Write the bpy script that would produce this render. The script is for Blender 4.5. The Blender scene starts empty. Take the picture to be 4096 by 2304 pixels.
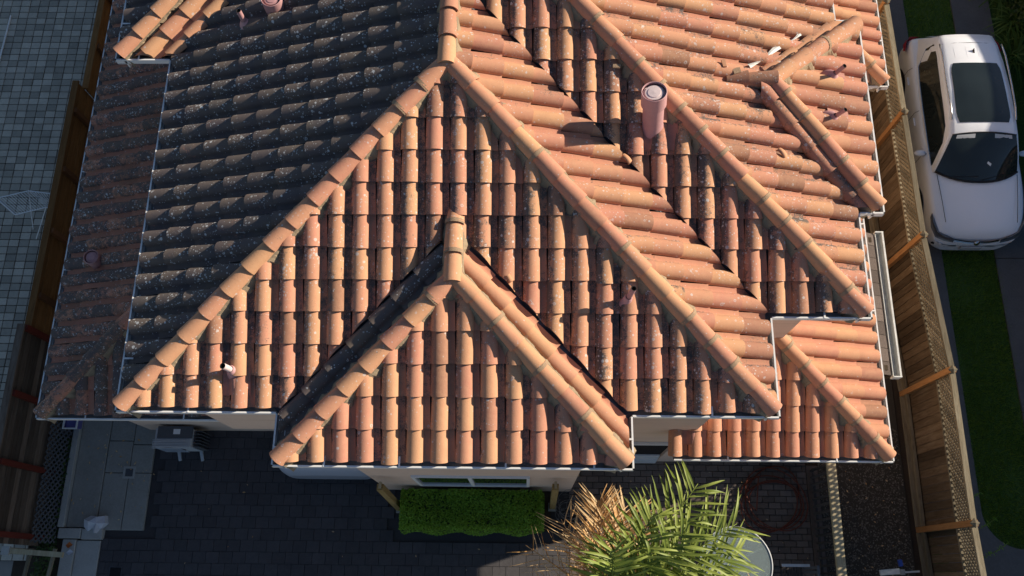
import bpy, bmesh, math, random
import numpy as np
from mathutils import Vector, Matrix

random.seed(7)
rad = math.radians
SC = bpy.context.scene
COL = SC.collection

# ------------------------------------------------------------------ camera
F_PX, PITCH, YAW, ROLL = 3495.68, 0.32333, 0.05302, -0.04347
CAM_POS = Vector((4.8403, -1.8233, 10.1432 + 5.9))
def _rz(a): return Matrix.Rotation(a, 3, 'Z')
CAM_R = _rz(YAW) @ Matrix.Rotation(PITCH, 3, 'X') @ _rz(ROLL)
cam = bpy.data.cameras.new('camera')
cam.sensor_width = 36.0
cam.lens = F_PX / 4096 * 36.0
cam.clip_start, cam.clip_end = 0.1, 500
cam_o = bpy.data.objects.new('camera', cam)
cam_o.matrix_world = Matrix.Translation(CAM_POS) @ CAM_R.to_4x4()
COL.objects.link(cam_o)
SC.camera = cam_o

# ------------------------------------------------------------------ world, sun, exposure
SUN_AZ, SUN_EL = rad(72), rad(24.0)
SKY, SUN, EXPO = 0.064, 5.0, 0.60
w = bpy.data.worlds.new('World'); SC.world = w; w.use_nodes = True
nt = w.node_tree
sky = nt.nodes.new('ShaderNodeTexSky'); sky.sky_type = 'NISHITA'; sky.sun_disc = False
sky.ozone_density = 2.5; sky.dust_density = 0.4; sky.sun_elevation = SUN_EL; sky.sun_rotation = SUN_AZ
bg = nt.nodes['Background']; bg.inputs['Strength'].default_value = SKY
nt.links.new(sky.outputs[0], bg.inputs[0])
sl = bpy.data.lights.new('sun', 'SUN'); sl.energy = SUN; sl.angle = rad(0.5); sl.color = (1.0, 0.88, 0.71)
so = bpy.data.objects.new('sun', sl); COL.objects.link(so)
SUN_DIR = Vector((math.sin(SUN_AZ) * math.cos(SUN_EL), math.cos(SUN_AZ) * math.cos(SUN_EL), math.sin(SUN_EL)))
so.rotation_euler = SUN_DIR.to_track_quat('Z', 'Y').to_euler()
so.location = (20, 8, 20)
SC.view_settings.view_transform = 'Standard'
SC.view_settings.look = 'None'
SC.view_settings.gamma = 1.0
SC.view_settings.exposure = EXPO
SC.cycles.max_bounces = 8

# ------------------------------------------------------------------ material helpers
class NT:
    def __init__(s, name):
        s.m = bpy.data.materials.new(name); s.m.use_nodes = True
        s.t = s.m.node_tree; s.b = s.t.nodes['Principled BSDF']
        g = s.t.nodes.new('ShaderNodeNewGeometry'); s.pos = g.outputs['Position']; s.nrm = g.outputs['Normal']
    def n(s, ty, **kw):
        o = s.t.nodes.new(ty)
        for k, v in kw.items(): setattr(o, k, v)
        return o
    def link(s, a, b): s.t.links.new(a, b)
    def val(s, i, v):
        if hasattr(v, 'is_output') or hasattr(v, 'links'): s.link(v, i)
        else: i.default_value = v
    def math(s, op, a, b=0.0, c=None, clamp=False):
        o = s.n('ShaderNodeMath', operation=op, use_clamp=clamp)
        s.val(o.inputs[0], a); s.val(o.inputs[1], b)
        if c is not None: s.val(o.inputs[2], c)
        return o.outputs[0]
    def mix(s, f, a, b, mode='MIX'):
        o = s.n('ShaderNodeMix', data_type='RGBA', blend_type=mode)
        s.val(o.inputs[0], f)
        for i, v in ((6, a), (7, b)):
            if isinstance(v, tuple): v = (*v, 1.0) if len(v) == 3 else v
            s.val(o.inputs[i], v)
        return o.outputs[2]
    def noise(s, scale, detail=3.0, rough=0.55, vec=None, dist=0.0):
        o = s.n('ShaderNodeTexNoise'); o.inputs['Scale'].default_value = scale
        o.inputs['Detail'].default_value = detail; o.inputs['Roughness'].default_value = rough
        o.inputs['Distortion'].default_value = dist
        s.link(vec if vec is not None else s.pos, o.inputs['Vector']); return o.outputs[0]
    def ramp(s, v, lo, hi):
        o = s.n('ShaderNodeMapRange'); s.val(o.inputs[0], v)
        o.inputs[1].default_value = lo; o.inputs[2].default_value = hi
        return o.outputs[0]
    def attr(s, name='tint'):
        a = s.n('ShaderNodeAttribute', attribute_name=name)
        sp = s.n('ShaderNodeSeparateColor'); s.link(a.outputs['Color'], sp.inputs[0])
        return sp.outputs
    def stretch(s, sx, sy, sz):
        o = s.n('ShaderNodeVectorMath', operation='MULTIPLY'); s.link(s.pos, o.inputs[0]); o.inputs[1].default_value = (sx, sy, sz)
        return o.outputs[0]
    def bump(s, h, strength=0.3, dist=0.01):
        o = s.n('ShaderNodeBump'); o.inputs['Strength'].default_value = strength; o.inputs['Distance'].default_value = dist
        s.link(h, o.inputs['Height']); s.link(o.outputs[0], s.b.inputs['Normal'])
    def out(s, col, rough=0.8, metal=0.0, spec=0.3):
        if isinstance(col, tuple): s.b.inputs['Base Color'].default_value = (*col, 1)
        else: s.link(col, s.b.inputs['Base Color'])
        s.val(s.b.inputs['Roughness'], rough); s.b.inputs['Metallic'].default_value = metal
        s.b.inputs['Specular IOR Level'].default_value = spec
        return s.m

def plain(name, col, rough=0.7, var=0.25, scale=6.0, bump=0.15, metal=0.0, tint=0.0, spec=0.3, dark=(0.6, 0.6, 0.6)):
    k = NT(name)
    n1 = k.noise(scale, 5, 0.65); n2 = k.noise(scale * 9, 3, 0.6)
    c = k.mix(k.math('MULTIPLY', k.ramp(n1, 0.3, 0.75), var), col, tuple(a * b for a, b in zip(col, dark)))
    c = k.mix(k.math('MULTIPLY', k.ramp(n2, 0.4, 0.8), var * 0.7), c, tuple(min(1, a * 1.35) for a in col))
    if tint:
        t = k.attr()
        f = k.math('MULTIPLY_ADD', t[0], tint * 2, 1 - tint)
        cc = k.n('ShaderNodeCombineColor')
        for i in range(3): k.link(f, cc.inputs[i])
        c = k.mix(1.0, c, cc.outputs[0], 'MULTIPLY')
    if bump: k.bump(n2, bump, 0.01)
    return k.out(c, rough, metal, spec)

def tile_material():
    k = NT('clay_tile')
    t = k.attr()
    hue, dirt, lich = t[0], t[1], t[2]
    buff, salmon, brown = (0.565, 0.305, 0.165), (0.51, 0.222, 0.152), (0.30, 0.155, 0.10)
    c = k.mix(k.ramp(hue, 0.0, 0.85), buff, salmon)
    c = k.mix(k.ramp(hue, 0.86, 1.0), c, brown)
    big = k.noise(3.2, 4, 0.6); mid = k.noise(14, 4, 0.65); fine = k.noise(75, 3, 0.6); speck = k.noise(140, 2, 0.5)
    c = k.mix(k.math('MULTIPLY', k.ramp(mid, 0.35, 0.75), 0.30), c, (0.595, 0.36, 0.21))
    c = k.mix(k.math('MULTIPLY', k.ramp(big, 0.45, 0.8), 0.35), c, (0.36, 0.18, 0.11))
    # dark pin marks
    c = k.mix(k.math('MULTIPLY', k.ramp(speck, 0.66, 0.72), 0.55), c, (0.10, 0.06, 0.05))
    # algae / soot growth, also carries the shade tinted into west flanks
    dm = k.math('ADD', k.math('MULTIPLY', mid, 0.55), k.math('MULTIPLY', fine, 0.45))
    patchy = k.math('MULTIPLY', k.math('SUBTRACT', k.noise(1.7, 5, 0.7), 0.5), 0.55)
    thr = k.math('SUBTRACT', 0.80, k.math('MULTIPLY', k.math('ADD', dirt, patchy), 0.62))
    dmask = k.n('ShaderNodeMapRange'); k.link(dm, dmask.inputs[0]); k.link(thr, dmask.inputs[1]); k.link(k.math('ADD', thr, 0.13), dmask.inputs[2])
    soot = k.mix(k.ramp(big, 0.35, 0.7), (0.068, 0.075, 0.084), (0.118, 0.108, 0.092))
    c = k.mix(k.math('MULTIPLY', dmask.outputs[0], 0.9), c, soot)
    # grey-white lichen rosettes, two sizes, some hollow
    wob = k.n('ShaderNodeVectorMath', operation='ADD'); k.link(k.pos, wob.inputs[0])
    nw = k.n('ShaderNodeTexNoise'); nw.inputs['Scale'].default_value = 60; k.link(k.pos, nw.inputs['Vector'])
    ws = k.n('ShaderNodeVectorMath', operation='SCALE'); k.link(nw.outputs['Color'], ws.inputs[0]); ws.inputs['Scale'].default_value = 0.012
    k.link(ws.outputs[0], wob.inputs[1])
    patch = k.ramp(k.noise(3.1, 4, 0.7), 0.42, 0.66)
    dens = k.math('MULTIPLY', lich, k.math('MULTIPLY_ADD', patch, 0.85, 0.15))
    tot = None
    for sc, rr in ((13.0, 0.27), (22.0, 0.33), (40.0, 0.34)):
        v = k.n('ShaderNodeTexVoronoi'); v.inputs['Scale'].default_value = sc; k.link(wob.outputs[0], v.inputs['Vector'])
        sp = k.n('ShaderNodeSeparateColor'); k.link(v.outputs['Color'], sp.inputs[0])
        r = k.math('MULTIPLY_ADD', sp.outputs[1], rr * 0.75, rr * 0.3)
        inside = k.math('LESS_THAN', v.outputs['Distance'], r)
        hollow = k.math('MULTIPLY', k.math('LESS_THAN', v.outputs['Distance'], k.math('MULTIPLY', r, 0.62)), k.math('GREATER_THAN', sp.outputs[2], 0.45))
        m = k.math('MULTIPLY', k.math('SUBTRACT', inside, k.math('MULTIPLY', hollow, 0.75)), k.math('LESS_THAN', sp.outputs[0], dens))
        tot = m if tot is None else k.math('MAXIMUM', tot, m)
    c = k.mix(k.math('MULTIPLY', tot, k.math('MULTIPLY_ADD', dirt, 0.4, 0.42)), c, (0.60, 0.61, 0.60))
    k.bump(k.math('ADD', fine, k.math('MULTIPLY', mid, 1.5)), 0.25, 0.006)
    return k.out(c, 0.88, 0, 0.2)

M = {}
M['tile'] = tile_material()
M['mortar'] = plain('mortar', (0.34, 0.26, 0.17), 0.95, 0.6, 18, 0.8)
M['mortar_grey'] = plain('mortar_grey', (0.37, 0.255, 0.165), 0.95, 0.5, 25, 0.8)
M['deck'] = plain('underlay', (0.035, 0.033, 0.032), 0.9, 0.3)
M['flash'] = plain('valley_metal', (0.10, 0.105, 0.12), 0.6, 0.4, 8, 0.05, metal=0.6)
M['conc_old'] = plain('old_driveway_concrete', (0.125, 0.128, 0.13), 0.92, 0.6, 3, 0.3)
M['white'] = plain('white_paint', (0.78, 0.78, 0.77), 0.45, 0.12, 4, 0.03)
M['white_old'] = plain('white_paint_weathered', (0.72, 0.72, 0.68), 0.6, 0.5, 14, 0.1, dark=(0.35, 0.35, 0.33))
M['gutter_in'] = plain('gutter_inside', (0.30, 0.29, 0.28), 0.7, 0.6, 10, 0.1)
M['pink'] = plain('pink_vent_paint', (0.47, 0.26, 0.26), 0.6, 0.45, 12, 0.15)
M['pinkpale'] = plain('pale_pink_vent_paint', (0.52, 0.29, 0.29), 0.55, 0.3, 12, 0.1)
M['pinkcap'] = plain('faded_cap_paint', (0.72, 0.58, 0.57), 0.6, 0.5, 14, 0.1)
M['flashpink'] = plain('pink_lead_flashing', (0.42, 0.20, 0.155), 0.75, 0.6, 15, 0.4)
M['black'] = plain('black_hole', (0.012, 0.011, 0.012), 0.9, 0.1)
M['rubber'] = plain('rubber', (0.02, 0.02, 0.021), 0.8, 0.2)
M['conc'] = plain('concrete', (0.30, 0.29, 0.26), 0.92, 0.55, 3, 0.3)
M['conc_light'] = plain('concrete_light', (0.40, 0.39, 0.36), 0.92, 0.5, 4, 0.3)
M['street'] = plain('pale_street_concrete', (0.30, 0.275, 0.24), 0.9, 0.3, 1.0, 0.2)
M['soil'] = plain('soil', (0.055, 0.04, 0.028), 0.95, 0.6, 5, 0.8)
M['joint'] = plain('joint_sand', (0.058, 0.054, 0.055), 0.95, 0.3, 20, 0.3)
M['paver_red'] = plain('paver_brown', (0.074, 0.069, 0.072), 0.9, 0.6, 1.6, 0.4, tint=0.12)
M['paver_pink'] = plain('paver_pinkish', (0.17, 0.135, 0.115), 0.9, 0.5, 5, 0.4, tint=0.25)
M['paver_grey'] = plain('paver_grey', (0.46, 0.41, 0.33), 0.9, 0.45, 2.5, 0.4, tint=0.28)
M['gravel'] = plain('gravel', (0.16, 0.145, 0.12), 0.9, 0.4, 10, 0.2, tint=0.6)
M['gravelbed'] = plain('gravel_bed', (0.07, 0.062, 0.05), 0.95, 0.5, 30, 0.8)
M['wood_red'] = plain('stained_wood', (0.185, 0.078, 0.030), 0.75, 0.5, 9, 0.2, tint=0.3)
M['glass'] = None

def wood(name, c1, c2, axis, tint=0.35):
    k = NT(name)
    st = [9, 9, 9]; st[axis] = 0.9
    g = k.noise(2.2, 6, 0.7, k.stretch(*st), 0.6); f = k.noise(22, 3, 0.6, k.stretch(*[x / 4 for x in st]))
    c = k.mix(k.ramp(g, 0.3, 0.72), c1, c2)
    c = k.mix(k.math('MULTIPLY', k.ramp(f, 0.5, 0.8), 0.5), c, tuple(x * 0.35 for x in c1))
    t = k.attr(); fac = k.math('MULTIPLY_ADD', t[0], tint * 2, 1 - tint)
    cc = k.n('ShaderNodeCombineColor')
    for i in range(3): k.link(fac, cc.inputs[i])
    c = k.mix(1.0, c, cc.outputs[0], 'MULTIPLY')
    k.bump(g, 0.35, 0.01)
    return k.out(c, 0.85, 0, 0.2)
M['wood_v'] = wood('weathered_board_wood', (0.085, 0.052, 0.026), (0.17, 0.125, 0.08), 2, 0.45)
M['wood_y'] = wood('weathered_rail_wood', (0.15, 0.12, 0.075), (0.27, 0.235, 0.165), 1)
M['wood_post'] = wood('orange_post_wood', (0.33, 0.155, 0.055), (0.40, 0.21, 0.085), 2, 0.15)
M['wood_h'] = wood('fence_board_wood', (0.085, 0.055, 0.038), (0.15, 0.12, 0.095), 1, 0.5)
M['wood_hr'] = wood('red_fence_board_wood', (0.17, 0.075, 0.022), (0.25, 0.125, 0.045), 1, 0.3)
M['wood_pale'] = wood('pale_beam_wood', (0.36, 0.29, 0.17), (0.48, 0.42, 0.28), 1, 0.1)
M['wood_tan'] = wood('tan_post_wood', (0.26, 0.17, 0.06), (0.36, 0.26, 0.11), 2, 0.1)
M['wood_dark'] = wood('dark_picket_wood', (0.05, 0.042, 0.04), (0.09, 0.08, 0.075), 2, 0.3)
M['red_iron'] = plain('red_oxide_paint', (0.13, 0.022, 0.012), 0.7, 0.4)

def stucco():
    k = NT('stucco')
    n = k.noise(60, 4, 0.7); b = k.noise(0.9, 4, 0.6); s = k.noise(1.0, 4, 0.6, k.stretch(0.4, 0.4, 9))
    c = k.mix(k.ramp(b, 0.3, 0.75), (0.76, 0.575, 0.455), (0.70, 0.52, 0.415))
    c = k.mix(k.math('MULTIPLY', k.ramp(s, 0.52, 0.8), 0.35), c, (0.42, 0.29, 0.17))
    k.bump(n, 0.4, 0.01)
    return k.out(c, 0.95, 0, 0.15)
M['stucco'] = stucco()

def glass(name, col, rough=0.05):
    k = NT(name)
    n = k.noise(1.3, 3)
    c = k.mix(n, col, tuple(min(1, x * 2.2 + 0.004) for x in col))
    return k.out(c, rough, 0, 0.6)
M['glass'] = glass('dark_window_glass', (0.012, 0.016, 0.016))
M['car_glass'] = glass('car_glass', (0.010, 0.014, 0.014), 0.03)
M['table_glass'] = None
def clear_glass():
    k = NT('table_glass'); k.b.inputs['Transmission Weight'].default_value = 0.75
    return k.out((0.55, 0.66, 0.66), 0.12, 0, 0.5)
M['table_glass'] = clear_glass()
def carpaint(name, col):
    k = NT(name); k.b.inputs['Coat Weight'].default_value = 0.35; k.b.inputs['Coat Roughness'].default_value = 0.06
    n = k.noise(2.0, 4); f = k.noise(160, 2)
    c = k.mix(k.math('MULTIPLY', k.ramp(n, 0.45, 0.8), 0.12), col, tuple(x * 0.72 for x in col))
    c = k.mix(k.math('MULTIPLY', k.ramp(f, 0.74, 0.8), 0.25), c, (0.30, 0.27, 0.22))
    return k.out(c, 0.32, 0.0, 0.4)
M['car_white'] = carpaint('white_car_paint', (0.86, 0.88, 0.92))
M['car_silver'] = carpaint('silver_blue_car_paint', (0.40, 0.43, 0.50))
M['chrome'] = plain('chrome', (0.6, 0.6, 0.6), 0.15, 0.05, metal=1.0)
M['red_lens'] = plain('red_lens', (0.35, 0.012, 0.015), 0.15, 0.1, spec=0.6)
M['lens'] = plain('headlight_lens', (0.10, 0.11, 0.13), 0.08, 0.2, spec=0.7)
M['cloth'] = plain('pale_cloth', (0.52, 0.53, 0.58), 0.9, 0.2)
M['hose'] = plain('orange_hose', (0.17, 0.04, 0.02), 0.45, 0.3, 5, 0.05)
M['shingle'] = plain('brown_shingle', (0.13, 0.10, 0.085), 0.95, 0.6, 40, 0.8, tint=0.3)
M['acgrey'] = plain('pale_enamel', (0.48, 0.50, 0.52), 0.5, 0.2)
M['acdark'] = plain('fin_metal', (0.085, 0.09, 0.10), 0.6, 0.4)
M['bluebin'] = plain('blue_plastic', (0.13, 0.13, 0.36), 0.6, 0.2)
M['brightblue'] = plain('bright_blue_plastic', (0.05, 0.10, 0.40), 0.5, 0.2)
M['orange'] = plain('orange_leaf', (0.45, 0.12, 0.03), 0.7, 0.3)

def leaf(name, c1, c2, trans=0.3, scale=9.0, rough=0.5):
    k = NT(name); t = k.attr()
    n = k.noise(scale, 3)
    c = k.mix(k.math('ADD', k.math('MULTIPLY', n, 0.4), k.math('MULTIPLY', t[0], 0.6)), c1, c2)
    m = k.out(c, rough, 0, 0.35)
    tr = k.n('ShaderNodeBsdfTranslucent'); k.link(c, tr.inputs[0])
    mx = k.n('ShaderNodeMixShader'); mx.inputs[0].default_value = trans
    o = k.t.nodes['Material Output']
    k.link(k.b.outputs[0], mx.inputs[1]); k.link(tr.outputs[0], mx.inputs[2]); k.link(mx.outputs[0], o.inputs[0])
    return m
M['palm'] = leaf('palm_leaf', (0.07, 0.13, 0.012), (0.44, 0.50, 0.11), 0.3, 5, 0.5)
M['rachis'] = leaf('palm_rachis', (0.16, 0.22, 0.03), (0.26, 0.32, 0.06), 0.1)
M['dead'] = leaf('dead_palm_leaf', (0.52, 0.23, 0.03), (0.82, 0.66, 0.42), 0.25, 6, 0.6)
M['hedge'] = leaf('hedge_leaf', (0.10, 0.24, 0.012), (0.28, 0.47, 0.045), 0.3, 12)
M['strap'] = leaf('strap_leaf', (0.06, 0.13, 0.02), (0.18, 0.28, 0.06), 0.3, 4)
M['bush'] = leaf('dark_bush_leaf', (0.022, 0.05, 0.012), (0.07, 0.115, 0.025), 0.25, 6)
M['grass'] = leaf('grass_blade', (0.06, 0.16, 0.018), (0.17, 0.28, 0.035), 0.25, 2)
M['lawn'] = plain('lawn_soil', (0.055, 0.11, 0.022), 0.95, 0.6, 12, 0.8)
M['trunk'] = plain('palm_trunk', (0.16, 0.12, 0.08), 0.9, 0.5, 20, 0.6)
M['drytwig'] = plain('dry_twig', (0.20, 0.19, 0.18), 0.8, 0.3)
M['pot'] = plain('dark_pot', (0.03, 0.03, 0.03), 0.6, 0.2)

# ------------------------------------------------------------------ mesh builder
def origin_of(o):
    v = Vector((0, 0, 0))
    while o is not None: v += o.location; o = o.parent
    return v

class MB:
    def __init__(s): s.v = []; s.f = []; s.t = []
    def quads(s, vs, fs, tint=None):
        k = len(s.v); s.v += [Vector(v) for v in vs]; s.f += [tuple(i + k for i in f) for f in fs]
        s.t += tint if isinstance(tint, list) else [tint] * len(vs)
        return s
    def box(s, lo, hi, tint=None, faces=None):
        x0, y0, z0 = lo; x1, y1, z1 = hi
        vs = [(x0, y0, z0), (x1, y0, z0), (x1, y1, z0), (x0, y1, z0), (x0, y0, z1), (x1, y0, z1), (x1, y1, z1), (x0, y1, z1)]
        return s.quads(vs, [(0, 3, 2, 1), (4, 5, 6, 7), (0, 1, 5, 4), (1, 2, 6, 5), (2, 3, 7, 6), (3, 0, 4, 7)], tint)
    def beam(s, a, b, wd, ht, up=(0, 0, 1), tint=None):
        a, b = Vector(a), Vector(b); d = (b - a).normalized(); up = Vector(up)
        if abs(d.dot(up)) > 0.99: up = Vector((0, 1, 0))
        u = d.cross(up).normalized() * wd / 2; n = u.cross(d).normalized() * ht / 2
        vs = [a - u - n, a + u - n, a + u + n, a - u + n, b - u - n, b + u - n, b + u + n, b - u + n]
        return s.quads(vs, [(0, 1, 2, 3), (7, 6, 5, 4), (0, 4, 5, 1), (1, 5, 6, 2), (2, 6, 7, 3), (3, 7, 4, 0)], tint)
    def tube(s, pts, r, seg=8, cap=True, tint=None, r2=None):
        pts = [Vector(p) for p in pts]; k0 = len(s.v); n = len(pts)
        rr = r if isinstance(r, (list, tuple)) else [r + ((r2 if r2 is not None else r) - r) * i / max(1, n - 1) for i in range(n)]
        prev = None
        vs = []
        for i, p in enumerate(pts):
            d = (pts[min(i + 1, n - 1)] - pts[max(i - 1, 0)]).normalized()
            if prev is None:
                ref = Vector((0, 0, 1)) if abs(d.z) < 0.9 else Vector((1, 0, 0))
                u = d.cross(ref).normalized()
            else:
                u = (prev - d * prev.dot(d)).normalized()
            prev = u; vv = d.cross(u)
            for j in range(seg):
                a = 2 * math.pi * j / seg; vs.append(p + u * math.cos(a) * rr[i] + vv * math.sin(a) * rr[i])
        fs = [(i * seg + j, i * seg + (j + 1) % seg, (i + 1) * seg + (j + 1) % seg, (i + 1) * seg + j) for i in range(n - 1) for j in range(seg)]
        if cap: fs += [tuple(range(seg))[::-1], tuple((n - 1) * seg + j for j in range(seg))]
        return s.quads(vs, fs, tint)
    def lathe(s, c, prof, seg=24, tint=None, axis=None):
        # prof: (r, z) list ; axis optional direction
        c = Vector(c); ax = Vector(axis).normalized() if axis is not None else Vector((0, 0, 1))
        u = ax.cross(Vector((0, 1, 0)) if abs(ax.y) < 0.9 else Vector((1, 0, 0))).normalized(); v = ax.cross(u)
        vs = []
        for r, z in prof:
            for j in range(seg):
                a = 2 * math.pi * j / seg; vs.append(c + ax * z + u * math.cos(a) * r + v * math.sin(a) * r)
        fs = [(i * seg + j, i * seg + (j + 1) % seg, (i + 1) * seg + (j + 1) % seg, (i + 1) * seg + j) for i in range(len(prof) - 1) for j in range(seg)]
        return s.quads(vs, fs, tint)
    def grid(s, rows, tint=None, closed=False):
        n = len(rows[0]); vs = [p for r in rows for p in r]
        m = n if closed else n - 1
        fs = [(i * n + j, i * n + (j + 1) % n, (i + 1) * n + (j + 1) % n, (i + 1) * n + j) for i in range(len(rows) - 1) for j in range(m)]
        return s.quads(vs, fs, tint)
    def build(s, name, mat, parent=None, smooth=False, tint=None, sub=0, bevel=0, angle=None, solid=0):
        o0 = origin_of(parent)
        me = bpy.data.meshes.new(name)
        me.from_pydata([v - o0 for v in s.v], [], s.f)
        if tint is not None or any(t is not None for t in s.t):
            at = me.color_attributes.new('tint', 'FLOAT_COLOR', 'POINT')
            d = tint or (0.5, 0.5, 0.5)
            arr = []
            for t in s.t:
                t = t if t is not None else d
                arr += [t[0], t[1], t[2], 1.0]
            at.data.foreach_set('color', arr)
        if smooth: me.polygons.foreach_set('use_smooth', [True] * len(me.polygons))
        me.materials.append(mat)
        o = bpy.data.objects.new(name, me); COL.objects.link(o)
        o.parent = parent
        if angle is not None and smooth:
            try: me.set_sharp_from_angle(angle=angle)
            except Exception: pass
        if solid:
            q = o.modifiers.new('solid', 'SOLIDIFY'); q.thickness = solid; q.offset = 0
        if bevel:
            q = o.modifiers.new('bevel', 'BEVEL'); q.width = bevel; q.segments = 2; q.limit_method = 'ANGLE'
        if sub:
            q = o.modifiers.new('sub', 'SUBSURF'); q.levels = sub; q.render_levels = sub
        return o

def tag(o, label=None, cat=None, group=None, kind=None):
    if label: o['label'] = label
    if cat: o['category'] = cat
    if group: o['group'] = group
    if kind: o['kind'] = kind
    return o
def thing(name, loc, label, cat, group=None):
    o = bpy.data.objects.new(name, None); o.location = loc; o.empty_display_size = 0.2; COL.objects.link(o)
    return tag(o, label, cat, group)
def T(): return (random.random(), random.random(), random.random())

def project(p):
    q = CAM_R.transposed() @ (Vector(p) - CAM_POS)
    return (512 + F_PX / 4 * q.x / -q.z, 288 - F_PX / 4 * q.y / -q.z)
def screen_area(vs, fs):
    pr = [project(v) for v in vs]
    if not any(-5 < x < 1029 and -5 < y < 581 for x, y in pr): return 0
    a = 0
    for f in fs:
        q = [pr[i] for i in f]; s = 0
        for i in range(len(q)):
            x0, y0 = q[i]; x1, y1 = q[(i + 1) % len(q)]; s += x0 * y1 - x1 * y0
        if s < 0: a -= s / 2
    return a

# ------------------------------------------------------------------ the ground and paving
def sheet(name, x0, y0, x1, y1, z, mat):
    return tag(MB().quads([(x0, y0, z), (x1, y0, z), (x1, y1, z), (x0, y1, z)], [(0, 1, 2, 3)]).build(name, mat), kind='structure')
sheet('ground', -80, -80, 95, 95, -0.03, M['street'])
sheet('garden_soil', -4.2, -3.4, 12.2, 12, -0.02, M['soil'])

def paving(name, mat, base, cells, top, gap, limit, stuffname):
    """one sheet of joint sand with separate blocks laid on it; the blocks largest in view are objects"""
    xs = [c[0] for c in cells] + [c[2] for c in cells]; ys = [c[1] for c in cells] + [c[3] for c in cells]
    root = sheet(name, min(xs), min(ys), max(xs), max(ys), base, M['joint'])
    items = []
    for (x0, y0, x1, y1) in cells:
        b = min(0.006, gap * .6); g = gap / 2; z = top + random.uniform(-0.003, 0.003); tl = random.uniform(-0.003, 0.003)
        vs = [(x0 + g, y0 + g, base), (x1 - g, y0 + g, base), (x1 - g, y1 - g, base), (x0 + g, y1 - g, base),
              (x0 + g, y0 + g, z - b), (x1 - g, y0 + g, z - b), (x1 - g, y1 - g, z - b), (x0 + g, y1 - g, z - b),
              (x0 + g + b, y0 + g + b, z), (x1 - g - b, y0 + g + b, z + tl), (x1 - g - b, y1 - g - b, z + tl), (x0 + g + b, y1 - g - b, z)]
        fs = [(8, 9, 10, 11)] + [(i, (i + 1) % 4, 4 + (i + 1) % 4, 4 + i) for i in range(4)] + [(4 + i, 4 + (i + 1) % 4, 8 + (i + 1) % 4, 8 + i) for i in range(4)]
        items.append((screen_area(vs, [(8, 9, 10, 11)][::1]) or screen_area(vs, [(11, 10, 9, 8)]), vs, fs, T()))
    items.sort(key=lambda i: -i[0])
    for a, vs, fs, t in items[:limit]:
        MB().quads(vs, fs, t).build('paver', mat, root)
    rest = MB()
    for a, vs, fs, t in items[limit:]: rest.quads(vs, fs, t)
    if rest.v: tag(rest.build(stuffname, mat, root), kind='stuff')
    return root

def cellgrid(x0, y0, x1, y1, sx, sy, stagger=0.0, clip=True):
    out = []; j = 0; y = y0
    while y < y1 - 0.02:
        x = x0 - (stagger * sx if j % 2 else 0)
        while x < x1 - 0.02:
            a, b = max(x, x0), min(x + sx, x1)
            if b - a > 0.04: out.append((a, y, b, min(y + sy, y1)))
            x += sx
        y += sy; j += 1
    return out
paving('neighbour_yard', M['paver_grey'], 0.0, cellgrid(-7.9, -1.6, -3.95, 11.0, 0.205, 0.152, 0.0), 0.03, 0.014, 300, 'far_pavers')
cl = [c for c in cellgrid(-2.66, -2.4, 5.62, 0.86, 0.235, 0.2, 0.5) if not (c[2] > 2.62 and c[3] > -1.02) and not (c[0] < -1.95 and c[3] > -1.06)]
paving('front_yard', M['paver_red'], 0.0, cl, 0.03, 0.005, 300, 'far_pavers')
paving('patio', M['paver_pink'], 0.0, cellgrid(5.62, -2.4, 9.88, 0.30, 0.215, 0.108, 0.5), 0.028, 0.009, 0, 'paver_field')

def slab(name, lo, hi, mat=None):
    return tag(MB().box(lo, hi).build(name, mat or M['conc'], bevel=0.012), kind='structure')
# raised kerb, walkway slabs west of the yard
slab('kerb', (-3.44, -1.02, -0.02), (-3.33, 6.5, 0.16), M['conc_light'])
slab('walkway', (-3.325, -1.02, -0.02), (-2.80, 6.5, 0.06))
for a, b in ((-1.06, -0.06), (-0.05, 0.515), (0.525, 1.6)):
    slab('walkway_slab', (-2.79, a, -0.02), (-2.35, b, 0.05 + random.uniform(-.004, .004)), M['conc'])
for a, b in ((-1.06, -0.06), (-0.05, 0.45), (0.46, 1.2)):
    slab('walkway_slab', (-2.34, a, -0.02), (-1.945, b, 0.052 + random.uniform(-.004, .004)), M['conc'])
slab('cross_kerb', (-3.42, -1.21, -0.02), (-3.02, -1.035, 0.13), M['conc_light'])
slab('cross_kerb', (-3.01, -1.225, -0.02), (-2.64, -1.045, 0.11), M['conc_light'])
slab('garden_kerb', (-3.33, -3.2, -0.02), (-3.10, -1.225, 0.09), M['conc_light'])
slab('garden_path', (-3.095, -3.2, -0.02), (-2.67, -1.24, 0.05), M['conc_light'])
# drain set into the slab
dr = thing('drain_cover', (-2.34, -0.05, 0.055), 'small square drain cover in the concrete walkway slab', 'drain')
for a in (-.09, .09):
    MB().box((-2.34 + a - .02, -.16, .053), (-2.34 + a + .02, .06, .066)).build('frame_bar', M['conc_light'], dr)
    MB().box((-2.41, -.05 + a - .02, .053), (-2.27, -.05 + a + .02, .066)).build('frame_bar', M['conc_light'], dr)
MB().box((-2.41, -.12, .050), (-2.27, .02, .058)).build('grate', M['acdark'], dr)
hp_ = thing('ground_hatch', (-2.33, -1.79, 0.0), 'black square hatch in the paving at the bottom edge', 'hatch')
MB().box((-2.43, -1.90, 0.032), (-2.24, -1.69, 0.045)).build('lid', M['black'], hp_)
MB().box((-2.445, -1.92, 0.02), (-2.225, -1.675, 0.037)).build('rim', M['acdark'], hp_)
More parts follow.
